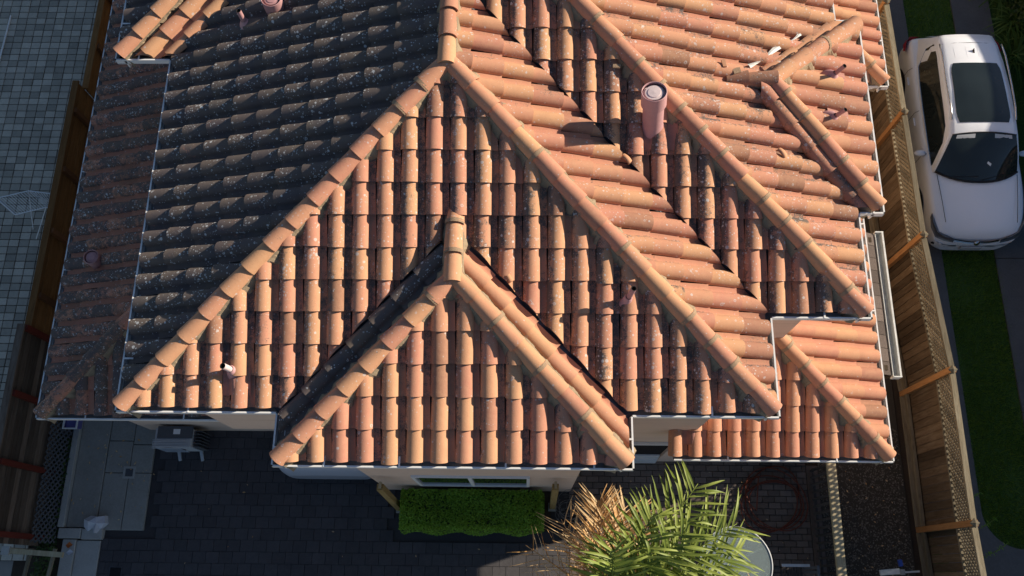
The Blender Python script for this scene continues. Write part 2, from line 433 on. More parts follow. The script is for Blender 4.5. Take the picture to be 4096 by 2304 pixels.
# planting bed below the front window
tag(MB().box((2.66, -1.0, -0.02), (5.30, -0.31, 0.05)).build('planting_bed', M['soil']), kind='structure')
tag(MB().box((2.63, -0.80, -0.02), (2.80, -0.60, 0.09)).build('bed_kerb', M['conc_light'], bevel=.01), kind='structure')
# gravel strip with real stones
tag(MB().quads([(10.1, -2.6, 0.006), (11.62, -2.6, 0.006), (11.62, 6, 0.006), (10.1, 6, 0.006)], [(0, 1, 2, 3)]).build('gravel_strip', M['gravelbed']), kind='structure')
gm = MB()
for i in range(5200):
    x, y = random.uniform(10.12, 11.6), random.uniform(-2.2, 0.9)
    r = random.uniform(.008, .02); h = r * random.uniform(.5, .9); a = random.uniform(0, 6.28)
    ca, sa = math.cos(a) * r, math.sin(a) * r; k = random.uniform(.6, 1)
    gm.quads([(x + ca, y + sa, .006), (x - sa * k, y + ca * k, .006), (x - ca, y - sa, .006), (x + sa * k, y - ca * k, .006),
              (x + ca * .5, y + sa * .5, .006 + h), (x - sa * .5, y + ca * .5, .006 + h), (x - ca * .5, y - sa * .5, .006 + h), (x + sa * .5, y - ca * .5, .006 + h)],
             [(4, 5, 6, 7), (0, 1, 5, 4), (1, 2, 6, 5), (2, 3, 7, 6), (3, 0, 4, 7)], T())
tag(gm.build('gravel', M['gravel']), 'dark pebble gravel between the picket railing and the board fence', 'gravel', kind='stuff')
slab('paving_edge', (9.885, -2.4, -0.02), (10.09, 0.2, 0.035), M['paver_pink'])

# neighbour's driveway strips and lawn east of the fence
sheet('lawn', 11.95, -3.5, 24, 16, 0.004, M['lawn'])
tag(MB().box((11.93, -0.55, -0.02), (12.90, 16, 0.04)).build('driveway_strip', M['conc_old']), kind='structure')
st = MB()
st.box((13.92, -3, -0.02), (14.72, 1.2, 0.04)); 
tag(st.build('driveway_strip', M['conc_old']), kind='structure')
for a, b in ((1.215, 4.2), (4.215, 7.2), (7.215, 10.2), (10.215, 16)):
    tag(MB().box((13.92, a, -0.02), (14.72, b, 0.04)).build('driveway_strip', M['conc_old']), kind='structure')
# curved end of the strip at the bottom right
cv = MB(); pts_o = []; pts_i = []
for i in range(13):
    a = rad(180 + i * 7.5)
    pts_o.append((13.55 + 1.62 * math.cos(a), -0.55 + 1.62 * math.sin(a), 0.04)); pts_i.append((13.55 + 0.66 * math.cos(a), -0.55 + 0.66 * math.sin(a), 0.04))
cv.grid([pts_i, pts_o])
tag(cv.build('driveway_curve', M['conc_old'], solid=0.03), kind='structure')
gb = MB()
def blade(mb, x, y, h, t, z=0.0):
    a = random.uniform(0, 6.28); wd = random.uniform(.004, .009); l = random.uniform(.2, .9) * h
    mb.quads([(x - math.sin(a) * wd, y + math.cos(a) * wd, z), (x + math.sin(a) * wd, y - math.cos(a) * wd, z),
              (x + math.cos(a) * l, y + math.sin(a) * l, z + h)], [(0, 1, 2)], t)
for i in range(26000):
    x, y = random.uniform(12.86, 13.96), random.uniform(-2.4, 4.4)
    if random.random() < max(0, math.sin(x * 3.1 + y * 1.3) * math.sin(y * 2.3 - x)) * .7: continue
    if y < -0.5 and (x - 13.55) ** 2 + (y + .55) ** 2 > .62 ** 2: continue
    blade(gb, x, y, random.uniform(.03, .075), T())
for i in range(11000): blade(gb, random.uniform(12.9, 13.92), random.uniform(4.4, 11), random.uniform(.03, .07), T())
for i in range(9000): blade(gb, random.uniform(14.72, 16.2), random.uniform(-1, 11), random.uniform(.03, .08), T())
tag(gb.build('grass', M['grass']), 'dark green lawn grass between the driveway strips', 'grass', kind='stuff')

# ------------------------------------------------------------------ the house: shell
E0, L0 = 5.9, 3.05               # upper and lower gutter-lip heights
PT = 0.3596                      # roof pitch
house = thing('house', (3.9, 3.0, 0), 'two storey peach stucco house under weathered clay barrel tile hip roofs', 'house')
def wall(lo, hi): return MB().box(lo, hi).build('wall', M['stucco'], house)
wall((0.42, 0.30, 2.90), (5.0, 17.0, 5.72))             # upper storey over the garage
wall((5.0, 0.302, 0.0), (7.35, 8.9, 5.715))            # main block
wall((2.38, -0.30, 0.0), (5.64, 1.2, 5.71))            # front wing
wall((7.0, 1.56, 2.6), (8.56, 8.95, 5.705))            # right block upper
wall((7.2, 0.25, 0.0), (9.80, 8.8, 2.94))              # porch room
wall((-2.07, 0.73, 0.0), (0.36, 8.8, 2.935))           # side room
wall((0.362, 0.735, 2.35), (2.36, 1.0, 2.93))          # garage lintel
wall((0.362, 5.2, 0.0), (4.99, 8.7, 2.925))
wall((8.0, 6.6, 0.0), (10.5, 16.6, 2.93))
wall((-0.32, 5.2, 3.0), (0.6, 8.4, 5.70))              # west wing upper
wall((8.5, 3.02, 3.0), (8.88, 5.0, 5.69))              # east wing upper
tag(sheet('garage_floor', 0.36, 0.735, 2.38, 5.2, 0.01, M['conc']), kind='structure')

# ---------------------------------------------- roof planes
class Plane:
    """roof slope: eave lip line through (ox,oy), inward horizontal direction d, lip height z"""
    def __init__(s, ox, oy, d, z):
        s.o = Vector((ox, oy, 0)); s.d = Vector((d[0], d[1], 0)).normalized(); s.z = z
        s.up = Vector((s.d.x, s.d.y, PT)).normalized()
        s.n = Vector((-s.d.x * PT, -s.d.y * PT, 1)).normalized()
        s.u = s.up.cross(s.n).normalized()
    def zz(s, x, y): return s.z - 0.05 + PT * ((Vector((x, y, 0)) - s.o).dot(s.d) - 0.12)

XM = 7.8; XR, YR = 9.006, 1.2114
WX0, WX1, WY = 1.9095, 6.0847, -0.6132; WC = (WX0 + WX1) / 2; WH = (WX1 - WX0) / 2
EX, EY0, EY1 = 9.322, 2.5875, 5.4343; EC = (EY0 + EY1) / 2 + .18; EH = (EY1 - EY0) / 2
VX, VY0 = -0.7487, 4.7792; VH = 1.55; VY1 = VY0 + 2 * VH; VC = VY0 + VH
P_S = Plane(0, 0, (0, 1), E0); P_W = Plane(0, 0, (1, 0), E0); P_E = Plane(XM, 0, (-1, 0), E0)
P_S2 = Plane(0, WY, (0, 1), E0); P_WW = Plane(WX0, 0, (1, 0), E0); P_WE = Plane(WX1, 0, (-1, 0), E0)
P_S3 = Plane(0, YR, (0, 1), E0); P_E2 = Plane(XR, 0, (-1, 0), E0)
P_EE = Plane(EX, 0, (-1, 0), E0); P_ES = Plane(0, EY0, (0, 1), E0); P_EN = Plane(0, EY1, (0, -1), E0)
P_VS = Plane(0, VY0, (0, 1), E0); P_VW = Plane(VX, 0, (1, 0), E0); P_VN = Plane(0, VY1, (0, -1), E0)
LX, LY = -2.545, 0.395
P_LW = Plane(LX, 0, (1, 0), L0); P_LS = Plane(0, LY, (0, 1), L0)
PX, PY = 10.235, -0.124
P_PE = Plane(PX, 0, (-1, 0), L0); P_PS = Plane(0, PY, (0, 1), L0)
NX, NY = 10.935, 6.151
P_NE = Plane(NX, 0, (-1, 0), L0); P_NS = Plane(0, NY, (0, 1), L0)
YN = 17.0

def deck(name, plane_polys):
    m = MB()
    for pl, poly in plane_polys:
        top = [Vector((x, y, pl.zz(x, y))) for x, y in poly]; bot = [p - Vector((0, 0, .03)) for p in top]
        n = len(poly)
        m.quads(top + bot, [tuple(range(n)), tuple(range(2 * n - 1, n - 1, -1))] + [(i, n + i, n + (i + 1) % n, (i + 1) % n) for i in range(n)])
    return m.build(name, M['deck'], house)
e = 0.10
upper_roof = deck('upper_roof', [
    (P_S, [(e, e), (WX0 + .0, e), (WC, WH), (WX1, e), (XM - e, e), (XM / 2, XM / 2)]),
    (P_W, [(e, e), (XM / 2, XM / 2), (XM / 2, 5.11), (4.503, 5.714), (4.503, YN), (e, YN)]),
    (P_E, [(XM - e, e), (XM - e, YR), (XM / 2, 5.11), (XM / 2, XM / 2)]),
    (P_S3, [(XM, YR + e), (XR - e, YR + e), (4.503, 5.714), (XM / 2, 5.11)]),
    (P_E2, [(XR - e, YR + e), (XR - e, YN), (4.503, YN), (4.503, 5.714)]),
    (P_S2, [(WX0 + e, WY + e), (WX1 - e, WY + e), (WC, WY + WH)]),
    (P_WW, [(WX0 + e, WY + e), (WC, WY + WH), (WC, WH), (WX0 + e, 0.02)]),
    (P_WE, [(WX1 - e, WY + e), (WX1 - e, .02), (WC, WH), (WC, WY + WH)]),
    (P_EE, [(EX - e, EY0 + e), (EX - e, EY1 - e), (EX - EH, EC)]),
    (P_ES, [(EX - e, EY0 + e), (EX - EH, EC), (XR - EH, EC), (XR, EY0 + e)]),
    (P_EN, [(EX - e, EY1 - e), (XR, EY1 - e), (XR - EH, EC), (EX - EH, EC)]),
    (P_VS, [(VX + e, VY0 + e), (0.0, VY0 + e), (VH, VC), (VX + VH, VC)]),
    (P_VW, [(VX + e, VY0 + e), (VX + VH, VC), (VX + e, VY1 - e)]),
    (P_VN, [(VX + e, VY1 - e), (VX + VH, VC), (VH, VC), (0.0, VY1 - e)]),
])
upper_roof['label'] = 'main hip roof of weathered clay tiles'
side_roof = deck('side_roof', [
    (P_LW, [(LX + e, LY + e), (0.42, LY - LX + .42), (0.42, YN), (LX + e, YN)]),
    (P_LS, [(LX + e, LY + e), (0.42, LY + e), (0.42, LY - LX + .42)])])
porch_roof = deck('porch_roof', [
    (P_PS, [(7.02, PY + e), (PX - e, PY + e), (8.56, PY + PX - 8.56), (7.352, PY + PX - 8.56), (7.352, .30), (7.02, .30)]),
    (P_PE, [(PX - e, PY + e), (PX - e, 8.7), (8.562, 8.7), (8.562, PY + PX - 8.562)])])
rear_roof = deck('rear_roof', [
    (P_NE, [(NX - e, NY + e), (NX - e, 9.6), (9.0, 9.6), (9.0, NY + NX - 9.0)]),
    (P_NS, [(NX - e, NY + e), (9.0, NY + NX - 9.0), (8.56, NY + NX - 9.0), (8.56, NY + e)])])

# ---------------------------------------------- barrel tiles
CW, EXPOSE, TLEN = 0.2858, 0.378, 0.452
PROF = []
for i in range(11):
    a = math.pi * (1 - i / 10)
    PROF.append((0.107 + 0.105 * math.cos(a), 0.098 * max(0.0, math.sin(a))))
PROF += [(0.236, -0.004), (0.262, -0.006), (0.291, 0.004)]
PAN = (.3, .52)
FLANK = .66; EFL = 0  # FLANK: growth and painted-in shade on the west side of south-slope rolls
TILES = []    # (area, verts, faces, tint, parent)
def s_tile(O, u, s, n, tint, clips, parent, jit=True, wscale=1.0, length=TLEN, lift=0.034):
    ja, jr, jc = (random.gauss(0, .0035), random.gauss(0, .008), random.gauss(0, .002)) if jit else (0, 0, 0)
    jb = random.gauss(0, .004) - (random.uniform(.01, .03) if random.random() < .025 else 0) if jit else 0
    lo, up_, lb = [], [], []
    th = 0.016
    for a, c in PROF:
        a *= wscale
        lo.append(O + u * (a + ja) + s * jb + n * (c * 1.0 + lift + .014 + jc))
        ac = .107 * wscale
        a2 = ac + (a - ac) * 0.93
        up_.append(O + u * (a2 + ja + jr * length) + s * (length + jb) + n * (c * 0.92 + 0.010 + jc))
        dn = max(c - th, -0.012) if c > .01 else c - th
        lb.append(O + u * (ac + (a - ac) * (0.90 if c > .01 else 1.0) + ja) + s * (jb + .002) + n * (dn + lift + .014 + jc))
    k = len(PROF)
    vs = lo + up_ + lo + lb
    fs = [(i, i + 1, k + i + 1, k + i) for i in range(k - 1)] + [(3 * k + i, 3 * k + i + 1, 2 * k + i + 1, 2 * k + i) for i in range(k - 1)]
    # silt in the pans, growth on the rolls; west flanks add painted shade
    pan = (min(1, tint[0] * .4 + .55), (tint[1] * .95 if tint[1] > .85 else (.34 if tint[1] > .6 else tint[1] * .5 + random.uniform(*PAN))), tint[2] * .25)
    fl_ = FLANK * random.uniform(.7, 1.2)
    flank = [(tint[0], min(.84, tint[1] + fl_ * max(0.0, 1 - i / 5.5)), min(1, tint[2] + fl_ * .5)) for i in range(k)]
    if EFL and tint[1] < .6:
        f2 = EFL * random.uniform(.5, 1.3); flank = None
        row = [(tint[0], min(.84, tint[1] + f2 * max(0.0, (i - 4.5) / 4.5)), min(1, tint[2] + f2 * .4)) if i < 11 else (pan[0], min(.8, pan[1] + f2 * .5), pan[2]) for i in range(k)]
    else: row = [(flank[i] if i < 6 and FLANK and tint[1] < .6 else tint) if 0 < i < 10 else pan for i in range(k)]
    add_tile(vs, fs, row * 4, clips, parent, 'roof_tile')
def add_tile(vs, fs, tint, clips, parent, name):
    # clips: (px, py, nx, ny) keep the side where (p - P).n > 0
    cut = False
    for (px, py, nx, ny) in clips:
        ds = [(v.x - px) * nx + (v.y - py) * ny for v in vs]
        if max(ds) <= 0.02: return
        if min(ds) < 0: cut = True
    if cut:
        bm = bmesh.new(); many = isinstance(tint, list)
        if many: lay = bm.verts.layers.float_vector.new('t')
        bv = [bm.verts.new(v) for v in vs]
        if many:
            for v, t in zip(bv, tint): v[lay] = t
        for f in fs: bm.faces.new([bv[i] for i in f])
        for (px, py, nx, ny) in clips:
            bmesh.ops.bisect_plane(bm, geom=bm.verts[:] + bm.edges[:] + bm.faces[:], plane_co=(px, py, 0), plane_no=(nx, ny, 0), clear_inner=True)
        bm.verts.index_update()
        vs = [v.co.copy() for v in bm.verts]; fs = [tuple(v.index for v in f.verts) for f in bm.faces]
        if many: tint = [tuple(v[lay]) for v in bm.verts]
        bm.free()
        if len(fs) < 3: return
    TILES.append((screen_area(vs, fs), vs, fs, tint, parent, name))

R2 = math.sqrt(.5)
def tile_field(pl, start, n_cols, n_rows, clipf, tintf, parent, skip=None):
    """start: coordinate (along pl.u) of the left edge of the first column; rows run up the slope"""
    base = pl.o + pl.d * 0.092
    base = Vector((base.x, base.y, pl.z - 0.05 + PT * (0.092 - 0.12)))
    au = base.dot(pl.u)
    for i in range(n_cols):
        a = start + i * CW
        for j in range(n_rows):
            O = base + pl.u * (a - au) + pl.up * (j * EXPOSE)
            c = O + pl.u * (CW / 2) + pl.up * (EXPOSE / 2)
            if skip and skip(c.x, c.y): continue
            s_tile(O, pl.u, pl.up, pl.n, tintf(c.x, c.y), clipf(c.x, c.y), parent)

HM, VM = 0.03, -0.012     # margins at hips and valleys
def half(px, py, nx, ny, m=0.0):
    l = math.hypot(nx, ny); nx, ny = nx / l, ny / l
    return (px + nx * m, py + ny * m, nx, ny)
# south slope of the main block
def clip_S(x, y):
    c = [half(0, 0, 1, -1, HM), half(XM, 0, -1, -1, HM)]
    if y < WH + .15:
        c.append(half(WX0, 0, -1, 1, VM) if x < WC else half(WX1, 0, 1, 1, VM))
    return c
def sunny(lo=.06, hi=.34, l0=.1, l1=.55):
    def f(x, y):
        h = random.random()
        return (h, random.uniform(lo, hi), random.uniform(l0, l1))
    return f
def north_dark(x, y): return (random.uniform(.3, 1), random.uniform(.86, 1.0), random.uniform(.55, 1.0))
def skip_wing(x, y): return WX0 + .25 + y < x < WX1 - .25 - y
def ph(v, lo): return v - math.ceil((v - lo) / CW) * CW
tile_field(P_S, ph(.607 - .107, .0), 29, 12, clip_S, sunny(.12, .42, .25, .75), upper_roof, skip_wing)
# west slope
def clip_W(x, y):
    c = [half(0, 0, -1, 1, HM), (XM / 2 - .02, 0, -1, 0)]
    if y > VY0 - .4: c.append(half(0, VY0, 1, -1, VM))
    return c
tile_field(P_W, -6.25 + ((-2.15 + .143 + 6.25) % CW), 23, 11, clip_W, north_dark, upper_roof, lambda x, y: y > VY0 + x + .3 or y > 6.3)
# east slope of the main block
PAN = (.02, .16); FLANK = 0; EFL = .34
tile_field(P_E, .80 - .107 - 3 * CW, 21, 11, lambda x, y: [half(XM, 0, 1, 1, HM), half(XM, YR, -1, -1, -.012), (XM / 2 + .02, 0, 1, 0)],
           sunny(.10, .32, .1, .55), upper_roof, lambda x, y: y > 9.1 + .4 - x)
# south slope of the right block
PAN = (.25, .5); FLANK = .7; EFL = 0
tile_field(P_S3, ph(7.856 - .107, 3.7), 19, 13, lambda x, y: [half(XM, YR, 1, 1, .012), half(XR, YR, -1, -1, HM), half(3.9, 5.11, 1, -1, HM)],
           sunny(.15, .48, .35, .85), upper_roof, lambda x, y: y < 8.6 - x or y > 10.6 - x)
# east slope of the right block
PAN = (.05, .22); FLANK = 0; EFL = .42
def clip_E2(x, y):
    c = [half(XR, YR, 1, 1, HM), (4.53, 0, 1, 0)]
    if EY0 - .5 < y < EY1 + .5 and x > XR - EH - .3:
        c.append(half(XR, EY0, EY0 - EC, -EH, VM) if y < EC else half(XR, EY1, EC - EY1, EH, VM))
    return c
tile_field(P_E2, 2.291 - .107 - 4 * CW, 20, 12, clip_E2, sunny(.16, .42, .35, .9), upper_roof,
           lambda x, y: (abs(y - EC) < EH - .25 - (XR - x)) or y < 9.9 - x or y > 6.9)
# front wing south slope
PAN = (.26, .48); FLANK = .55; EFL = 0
tile_field(P_S2, ph(2.4186 - .107, WX0 - .1), 16, 6, lambda x, y: [half(WX0, WY, 1, -1, HM), half(WX1, WY, -1, -1, HM)], sunny(.02, .30, .0, .22), upper_roof)
# east wing slope
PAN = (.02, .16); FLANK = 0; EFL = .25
tile_field(P_EE, EY0 - .05, 11, 4, lambda x, y: [half(EX, EY0, EC - EY0, EH, HM), half(EX, EY1, EY1 - EC, -EH, HM)], sunny(.05, .25, .2, .7), upper_roof)
# lower roofs
EFL = 0
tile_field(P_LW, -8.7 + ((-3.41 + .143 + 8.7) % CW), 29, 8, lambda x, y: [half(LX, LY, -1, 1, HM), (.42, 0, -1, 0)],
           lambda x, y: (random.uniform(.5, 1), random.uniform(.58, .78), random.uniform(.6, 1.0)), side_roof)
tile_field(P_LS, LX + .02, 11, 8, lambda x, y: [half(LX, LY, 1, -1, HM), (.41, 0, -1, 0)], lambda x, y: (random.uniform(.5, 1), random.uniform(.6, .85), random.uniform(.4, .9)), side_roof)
def clip_PS(x, y):
    c = [half(PX, PY, -1, -1, HM)]
    c.append((0, .295, 0, -1) if x < 7.352 else (0, 1.555, 0, -1))
    return c
tile_field(P_PS, 8.7576 - .107 - 6 * CW, 12, 5, clip_PS, lambda x, y: (random.uniform(.35, .9), random.uniform(0, .14), random.uniform(.05, .45)), porch_roof)
PAN = (.0, .08); EFL = .14
tile_field(P_PE, PY + .02 + .04, 18, 5, lambda x, y: [half(PX, PY, 1, 1, HM), (8.565, 0, 1, 0)], sunny(.0, .10, .0, .10), porch_roof, lambda x, y: y > 5.2)
tile_field(P_NE, NY + .03, 10, 5, lambda x, y: [half(NX, NY, 1, 1, HM), (9.02, 0, 1, 0)], sunny(.0, .15, .1, .3), rear_roof)
tile_field(P_NS, 8.7, 8, 5, lambda x, y: [half(NX, NY, -1, -1, HM)], sunny(.0, .15, .1, .3), rear_roof)

# ---------------------------------------------- hip, ridge and strip tiles
MORT = MB(); MORTG = MB()
HIPS = []
def barrel(O, d, side, n, tint, length=.45, r0=.112, r1=.094, h=.112, parent=None, fill=False, clips=()):
    k = 11; lo, up_, lb = [], [], []
    j = random.gauss(0, .004); jr = random.gauss(0, .008)
    for i in range(k):
        a = math.pi * (1 - i / (k - 1)); ca, sa = math.cos(a), max(0.0, math.sin(a))
        lo.append(O + side * (ca * r0 + j) + n * (sa * h + .030)); up_.append(O + d * length + side * (ca * r1 + j + jr) + n * (sa * h * .86))
        lb.append(O + d * .002 + side * (ca * (r0 - .016) + j) + n * (sa * (h - .016) + .030))
    vs = lo + up_ + lo + lb
    fs = [(i, i + 1, k + i + 1, k + i) for i in range(k - 1)] + [(3 * k + i, 3 * k + i + 1, 2 * k + i + 1, 2 * k + i) for i in range(k - 1)]
    if fill:
        MORTG.quads([v + d * .012 for v in lb] , [tuple(range(k))])
    add_tile(vs, fs, tint, clips, parent, fill_name)
fill_name = 'hip_tile'
def hip_line(p0, p1, pl, parent, tintf, start=.0, expose=.368, grey=.45, mort=True, name='hip_tile', ends=True, mw=.16, lift=.070, clips=()):
    """row of barrel caps from the low point p0 up to p1 (plan points lying on plane pl)"""
    global fill_name
    fill_name = name
    a = Vector((*p0, pl.zz(*p0))); b = Vector((*p1, pl.zz(*p1)))
    d = (b - a).normalized(); side = d.cross(Vector((0, 0, 1))).normalized(); n = side.cross(d).normalized()
    L = (b - a).length; t = start; first = True
    while t < L - .08:
        ln = min(.45, L - t + .06)
        barrel(a + d * t + n * lift, d, side, n, tintf(0, 0), ln, parent=parent, fill=(first and ends), clips=clips)
        if not first and random.random() < grey:
            # a band of grey pointing at the joint
            k = 9; r = .116; rows = []
            for q in (-.010, .026):
                rows.append([a + d * (t + q) + side * math.cos(math.pi * (1 - i / (k - 1))) * r * .985 + n * (lift + .033 + math.sin(math.pi * (1 - i / (k - 1))) * .112) for i in range(k)])
            rows[0] = [p - d * .012 - n * .003 for p in rows[0]]
            MORTG.grid(rows)
        t += expose; first = False
    if mort:
        # bedding mortar along both flanks, uneven outer edge
        N = int(L / .045)
        for sg in (-1, 1):
            rows = []
            for i in range(N + 1):
                q = a + d * (start + (L - start) * i / N)
                wv = mw + .035 * math.sin(i * 1.15 + sg) * random.uniform(.3, 1) + random.uniform(-.012, .012)
                drop = -PT * R2 * wv if name == 'hip_tile' else -PT * wv
                rows.append([q + side * sg * .07 + n * (lift + .03), q + side * sg * .115 + n * (lift + .008 + random.uniform(-.006, .004)),
                             q + side * sg * wv * 1.0 + Vector((0, 0, drop + .045)), q + side * sg * (wv + .03) + Vector((0, 0, drop - .03))])
            if sg < 0: rows = rows[::-1]
            MORT.grid(rows)

def strip_row(p0, p1, pl, off, parent, tintf, clips, start=0.0, n=0, flip=False):
    """a single row of barrel tiles laid parallel to a hip or valley, on plane pl, off metres in plan from p0-p1"""
    a = Vector((*p0, pl.zz(*p0))); b = Vector((*p1, pl.zz(*p1)))
    d = (b - a).normalized(); nn = pl.n; u = d.cross(nn).normalized()
    L = (b - a).length; t = start
    while t < L:
        s_tile(a + d * t + u * (off - .107) + nn * .0, u, d, nn, tintf(0, 0), clips, parent, lift=.04)
        t += EXPOSE

suntone = sunny(.02, .22, .05, .28)
def lefthip(x, y): return (random.uniform(0, .8), random.uniform(.10, .34), random.uniform(.1, .5))
c0 = .095
# main block hips and ridge
hip_line((c0, c0), (XM / 2 - .02, XM / 2 - .02), P_S, upper_roof, lefthip, grey=.12, mw=.15)
hip_line((XM - c0, c0), (XM / 2 + .02, XM / 2 - .02), P_S, upper_roof, suntone, grey=.5)
fill_name = 'ridge_tile'
hip_line((XM / 2, XM / 2 - .10), (XM / 2, 5.3), P_E, upper_roof, suntone, grey=.0, name='ridge_tile', mw=.14)
hip_line((XR - c0, YR + c0), (4.52, 5.70), P_S3, upper_roof, suntone, grey=.5)
hip_line((4.503, 5.70), (4.503, YN), P_E2, upper_roof, suntone, name='ridge_tile', grey=.2, mw=.14)
# front wing
hip_line((WX0 + c0, WY + c0), (WC - .03, WY + WH - .03), P_S2, upper_roof, lefthip, grey=.1, mw=.15)
hip_line((WX1 - c0, WY + c0), (WC + .03, WY + WH - .03), P_S2, upper_roof, sunny(.0, .06, .0, .1), grey=.35)
hip_line((WC, WY + WH - .10), (WC, WH + .12), P_WE, upper_roof, lambda x, y: (.25, .25, .45), grey=1.0, name='ridge_tile', mw=.14)
strip_row((WX0 + .0, WY), (WC, WY + WH), P_WW, -.315, upper_roof, lambda x, y: (random.random(), .9, .5), [(WX0 + .055, 0, 1, 0), half(WX0, 0, 1, -1, -.05), (WC - .08, 0, -1, 0)], start=.12)
strip_row((WX1 + .0, WY), (WC, WY + WH), P_WE, .205, upper_roof, lambda x, y: (random.uniform(0, .7), .03, .03), [(WX1 - .055, 0, -1, 0), half(WX1, 0, -1, -1, -.05), (WC + .08, 0, 1, 0)], start=.12)
# east wing
hip_line((EX - c0, EY0 + c0), (EX - EH + .03, EC - .03), P_EE, upper_roof, suntone, grey=.55)
hip_line((EX - c0, EY1 - c0), (EX - EH + .03, EC + .03), P_EE, upper_roof, lambda x, y: (random.uniform(0, .7), random.uniform(.2, .45), random.uniform(.3, .7)), grey=.5)
hip_line((EX - EH + .06, EC), (XR - EH - .20, EC), Plane(0, EC - EH, (0, 1), E0), upper_roof, lambda x, y: (.97, .45, .6), grey=0, name='ridge_tile', mw=.14)
strip_row((EX, EY0), (EX - EH, EC), P_ES, -.165, upper_roof, lambda x, y: (random.uniform(.5, 1), .45, .2), [(0, EY0 + .055, 0, 1), half(XR, EY0, EC - EY0, EH, -.06), (EX - EH - .15, 0, 1, 0)], start=.1)
strip_row((EX, EY1), (EX - EH, EC), P_EN, .17, upper_roof, lambda x, y: (random.uniform(0, .6), .42, .5), [(0, EY1 - .055, 0, -1), half(XR, EY1, EY1 - EC, -EH, -.03), (EX - EH - .15, 0, 1, 0)], start=.1)
# west wing
hip_line((VX + c0, VY0 + c0), (VX + VH, VC), P_VS, upper_roof, lambda x, y: (random.uniform(0, .6), random.uniform(.12, .3), .35), grey=.0, mw=.12)
strip_row((VX, VY0), (VX + VH, VC), P_VS, .22, upper_roof, lambda x, y: (random.uniform(0, .6), random.uniform(.1, .28), .2), [(0, VY0 + .05, 0, 1), half(0, VY0, -1, 1, .0)], start=.0)
strip_row((VX, VY0), (VX + VH, VC), P_VS, .22 + CW - .01, upper_roof, lambda x, y: (random.uniform(0, .6), random.uniform(.1, .28), .2), [(0, VY0 + .05, 0, 1), half(0, VY0, -1, 1, -.05)], start=.19)
tile_field(P_VW, -VY1, 11, 5, lambda x, y: [half(VX, VY0, -1, 1, HM)], north_dark, upper_roof)
# lower roofs
hip_line((LX + c0, LY + c0), (.55, LY - LX + .55), P_LS, side_roof, lambda x, y: (random.uniform(.3, 1), random.uniform(.5, .8), random.uniform(.3, .7)), grey=.0, mw=.15)
hip_line((PX - c0, PY + c0), (8.44, PY + PX - 8.44), P_PS, porch_roof, sunny(.0, .06, .0, .06), grey=1.0)
hip_line((NX - c0, NY + c0), (9.4, NY + NX - 9.4), P_NS, rear_roof, suntone, grey=.9)

# the tiles that show largest become objects; what is past the limit stays joined as one part
fields = [t for t in TILES if t[5] == 'roof_tile']; others = [t for t in TILES if t[5] != 'roof_tile']
fields.sort(key=lambda t: -t[0])
LIMIT = 310
for a, vs, fs, tint, parent, name in fields[:LIMIT] + [o for o in others if o[0] > 0]:
    MB().quads(vs, fs, tint).build(name, M['tile'], parent, smooth=True)
rest = MB()
for a, vs, fs, tint, parent, name in fields[LIMIT:] + [o for o in others if o[0] <= 0]:
    rest.quads(vs, fs, tint)
tag(rest.build('tile_courses', M['tile'], house, smooth=True), kind='stuff')
tag(MORT.build('bedding_mortar', M['mortar'], house, smooth=False), kind='stuff')
tag(MORTG.build('joint_mortar', M['mortar_grey'], house, smooth=True), kind='stuff')

# valley flashings: V-shaped metal laid on the deck, turned up at both edges
def valley(p0, p1, pl, wd=.10):
    a = Vector((*p0, pl.zz(*p0) + .003)); b = Vector((*p1, pl.zz(*p1) + .003)); d = (b - a).normalized()
    side = d.cross(Vector((0, 0, 1))).normalized(); rows = []
    for q in (a, b):
        rows.append([q + side * x + Vector((0, 0, abs(x) * PT * R2 + z)) for x, z in ((-wd, .004), (-wd + .01, .003), (-.02, .002), (0, .010), (.02, .002), (wd - .01, .003), (wd, .004))])
    MB().grid(rows).build('valley_flashing', M['flash'], house)
valley((XM, YR), (3.95, 5.06), P_E)
valley((WX0, .03), (WC, WH), P_S); valley((WX1, .03), (WC, WH), P_S)
valley((XR, EY0), (XR - EH, EC), P_E2); valley((XR, EY1), (XR - EH, EC), P_E2)
valley((0, VY0), (VH, VC), P_W)

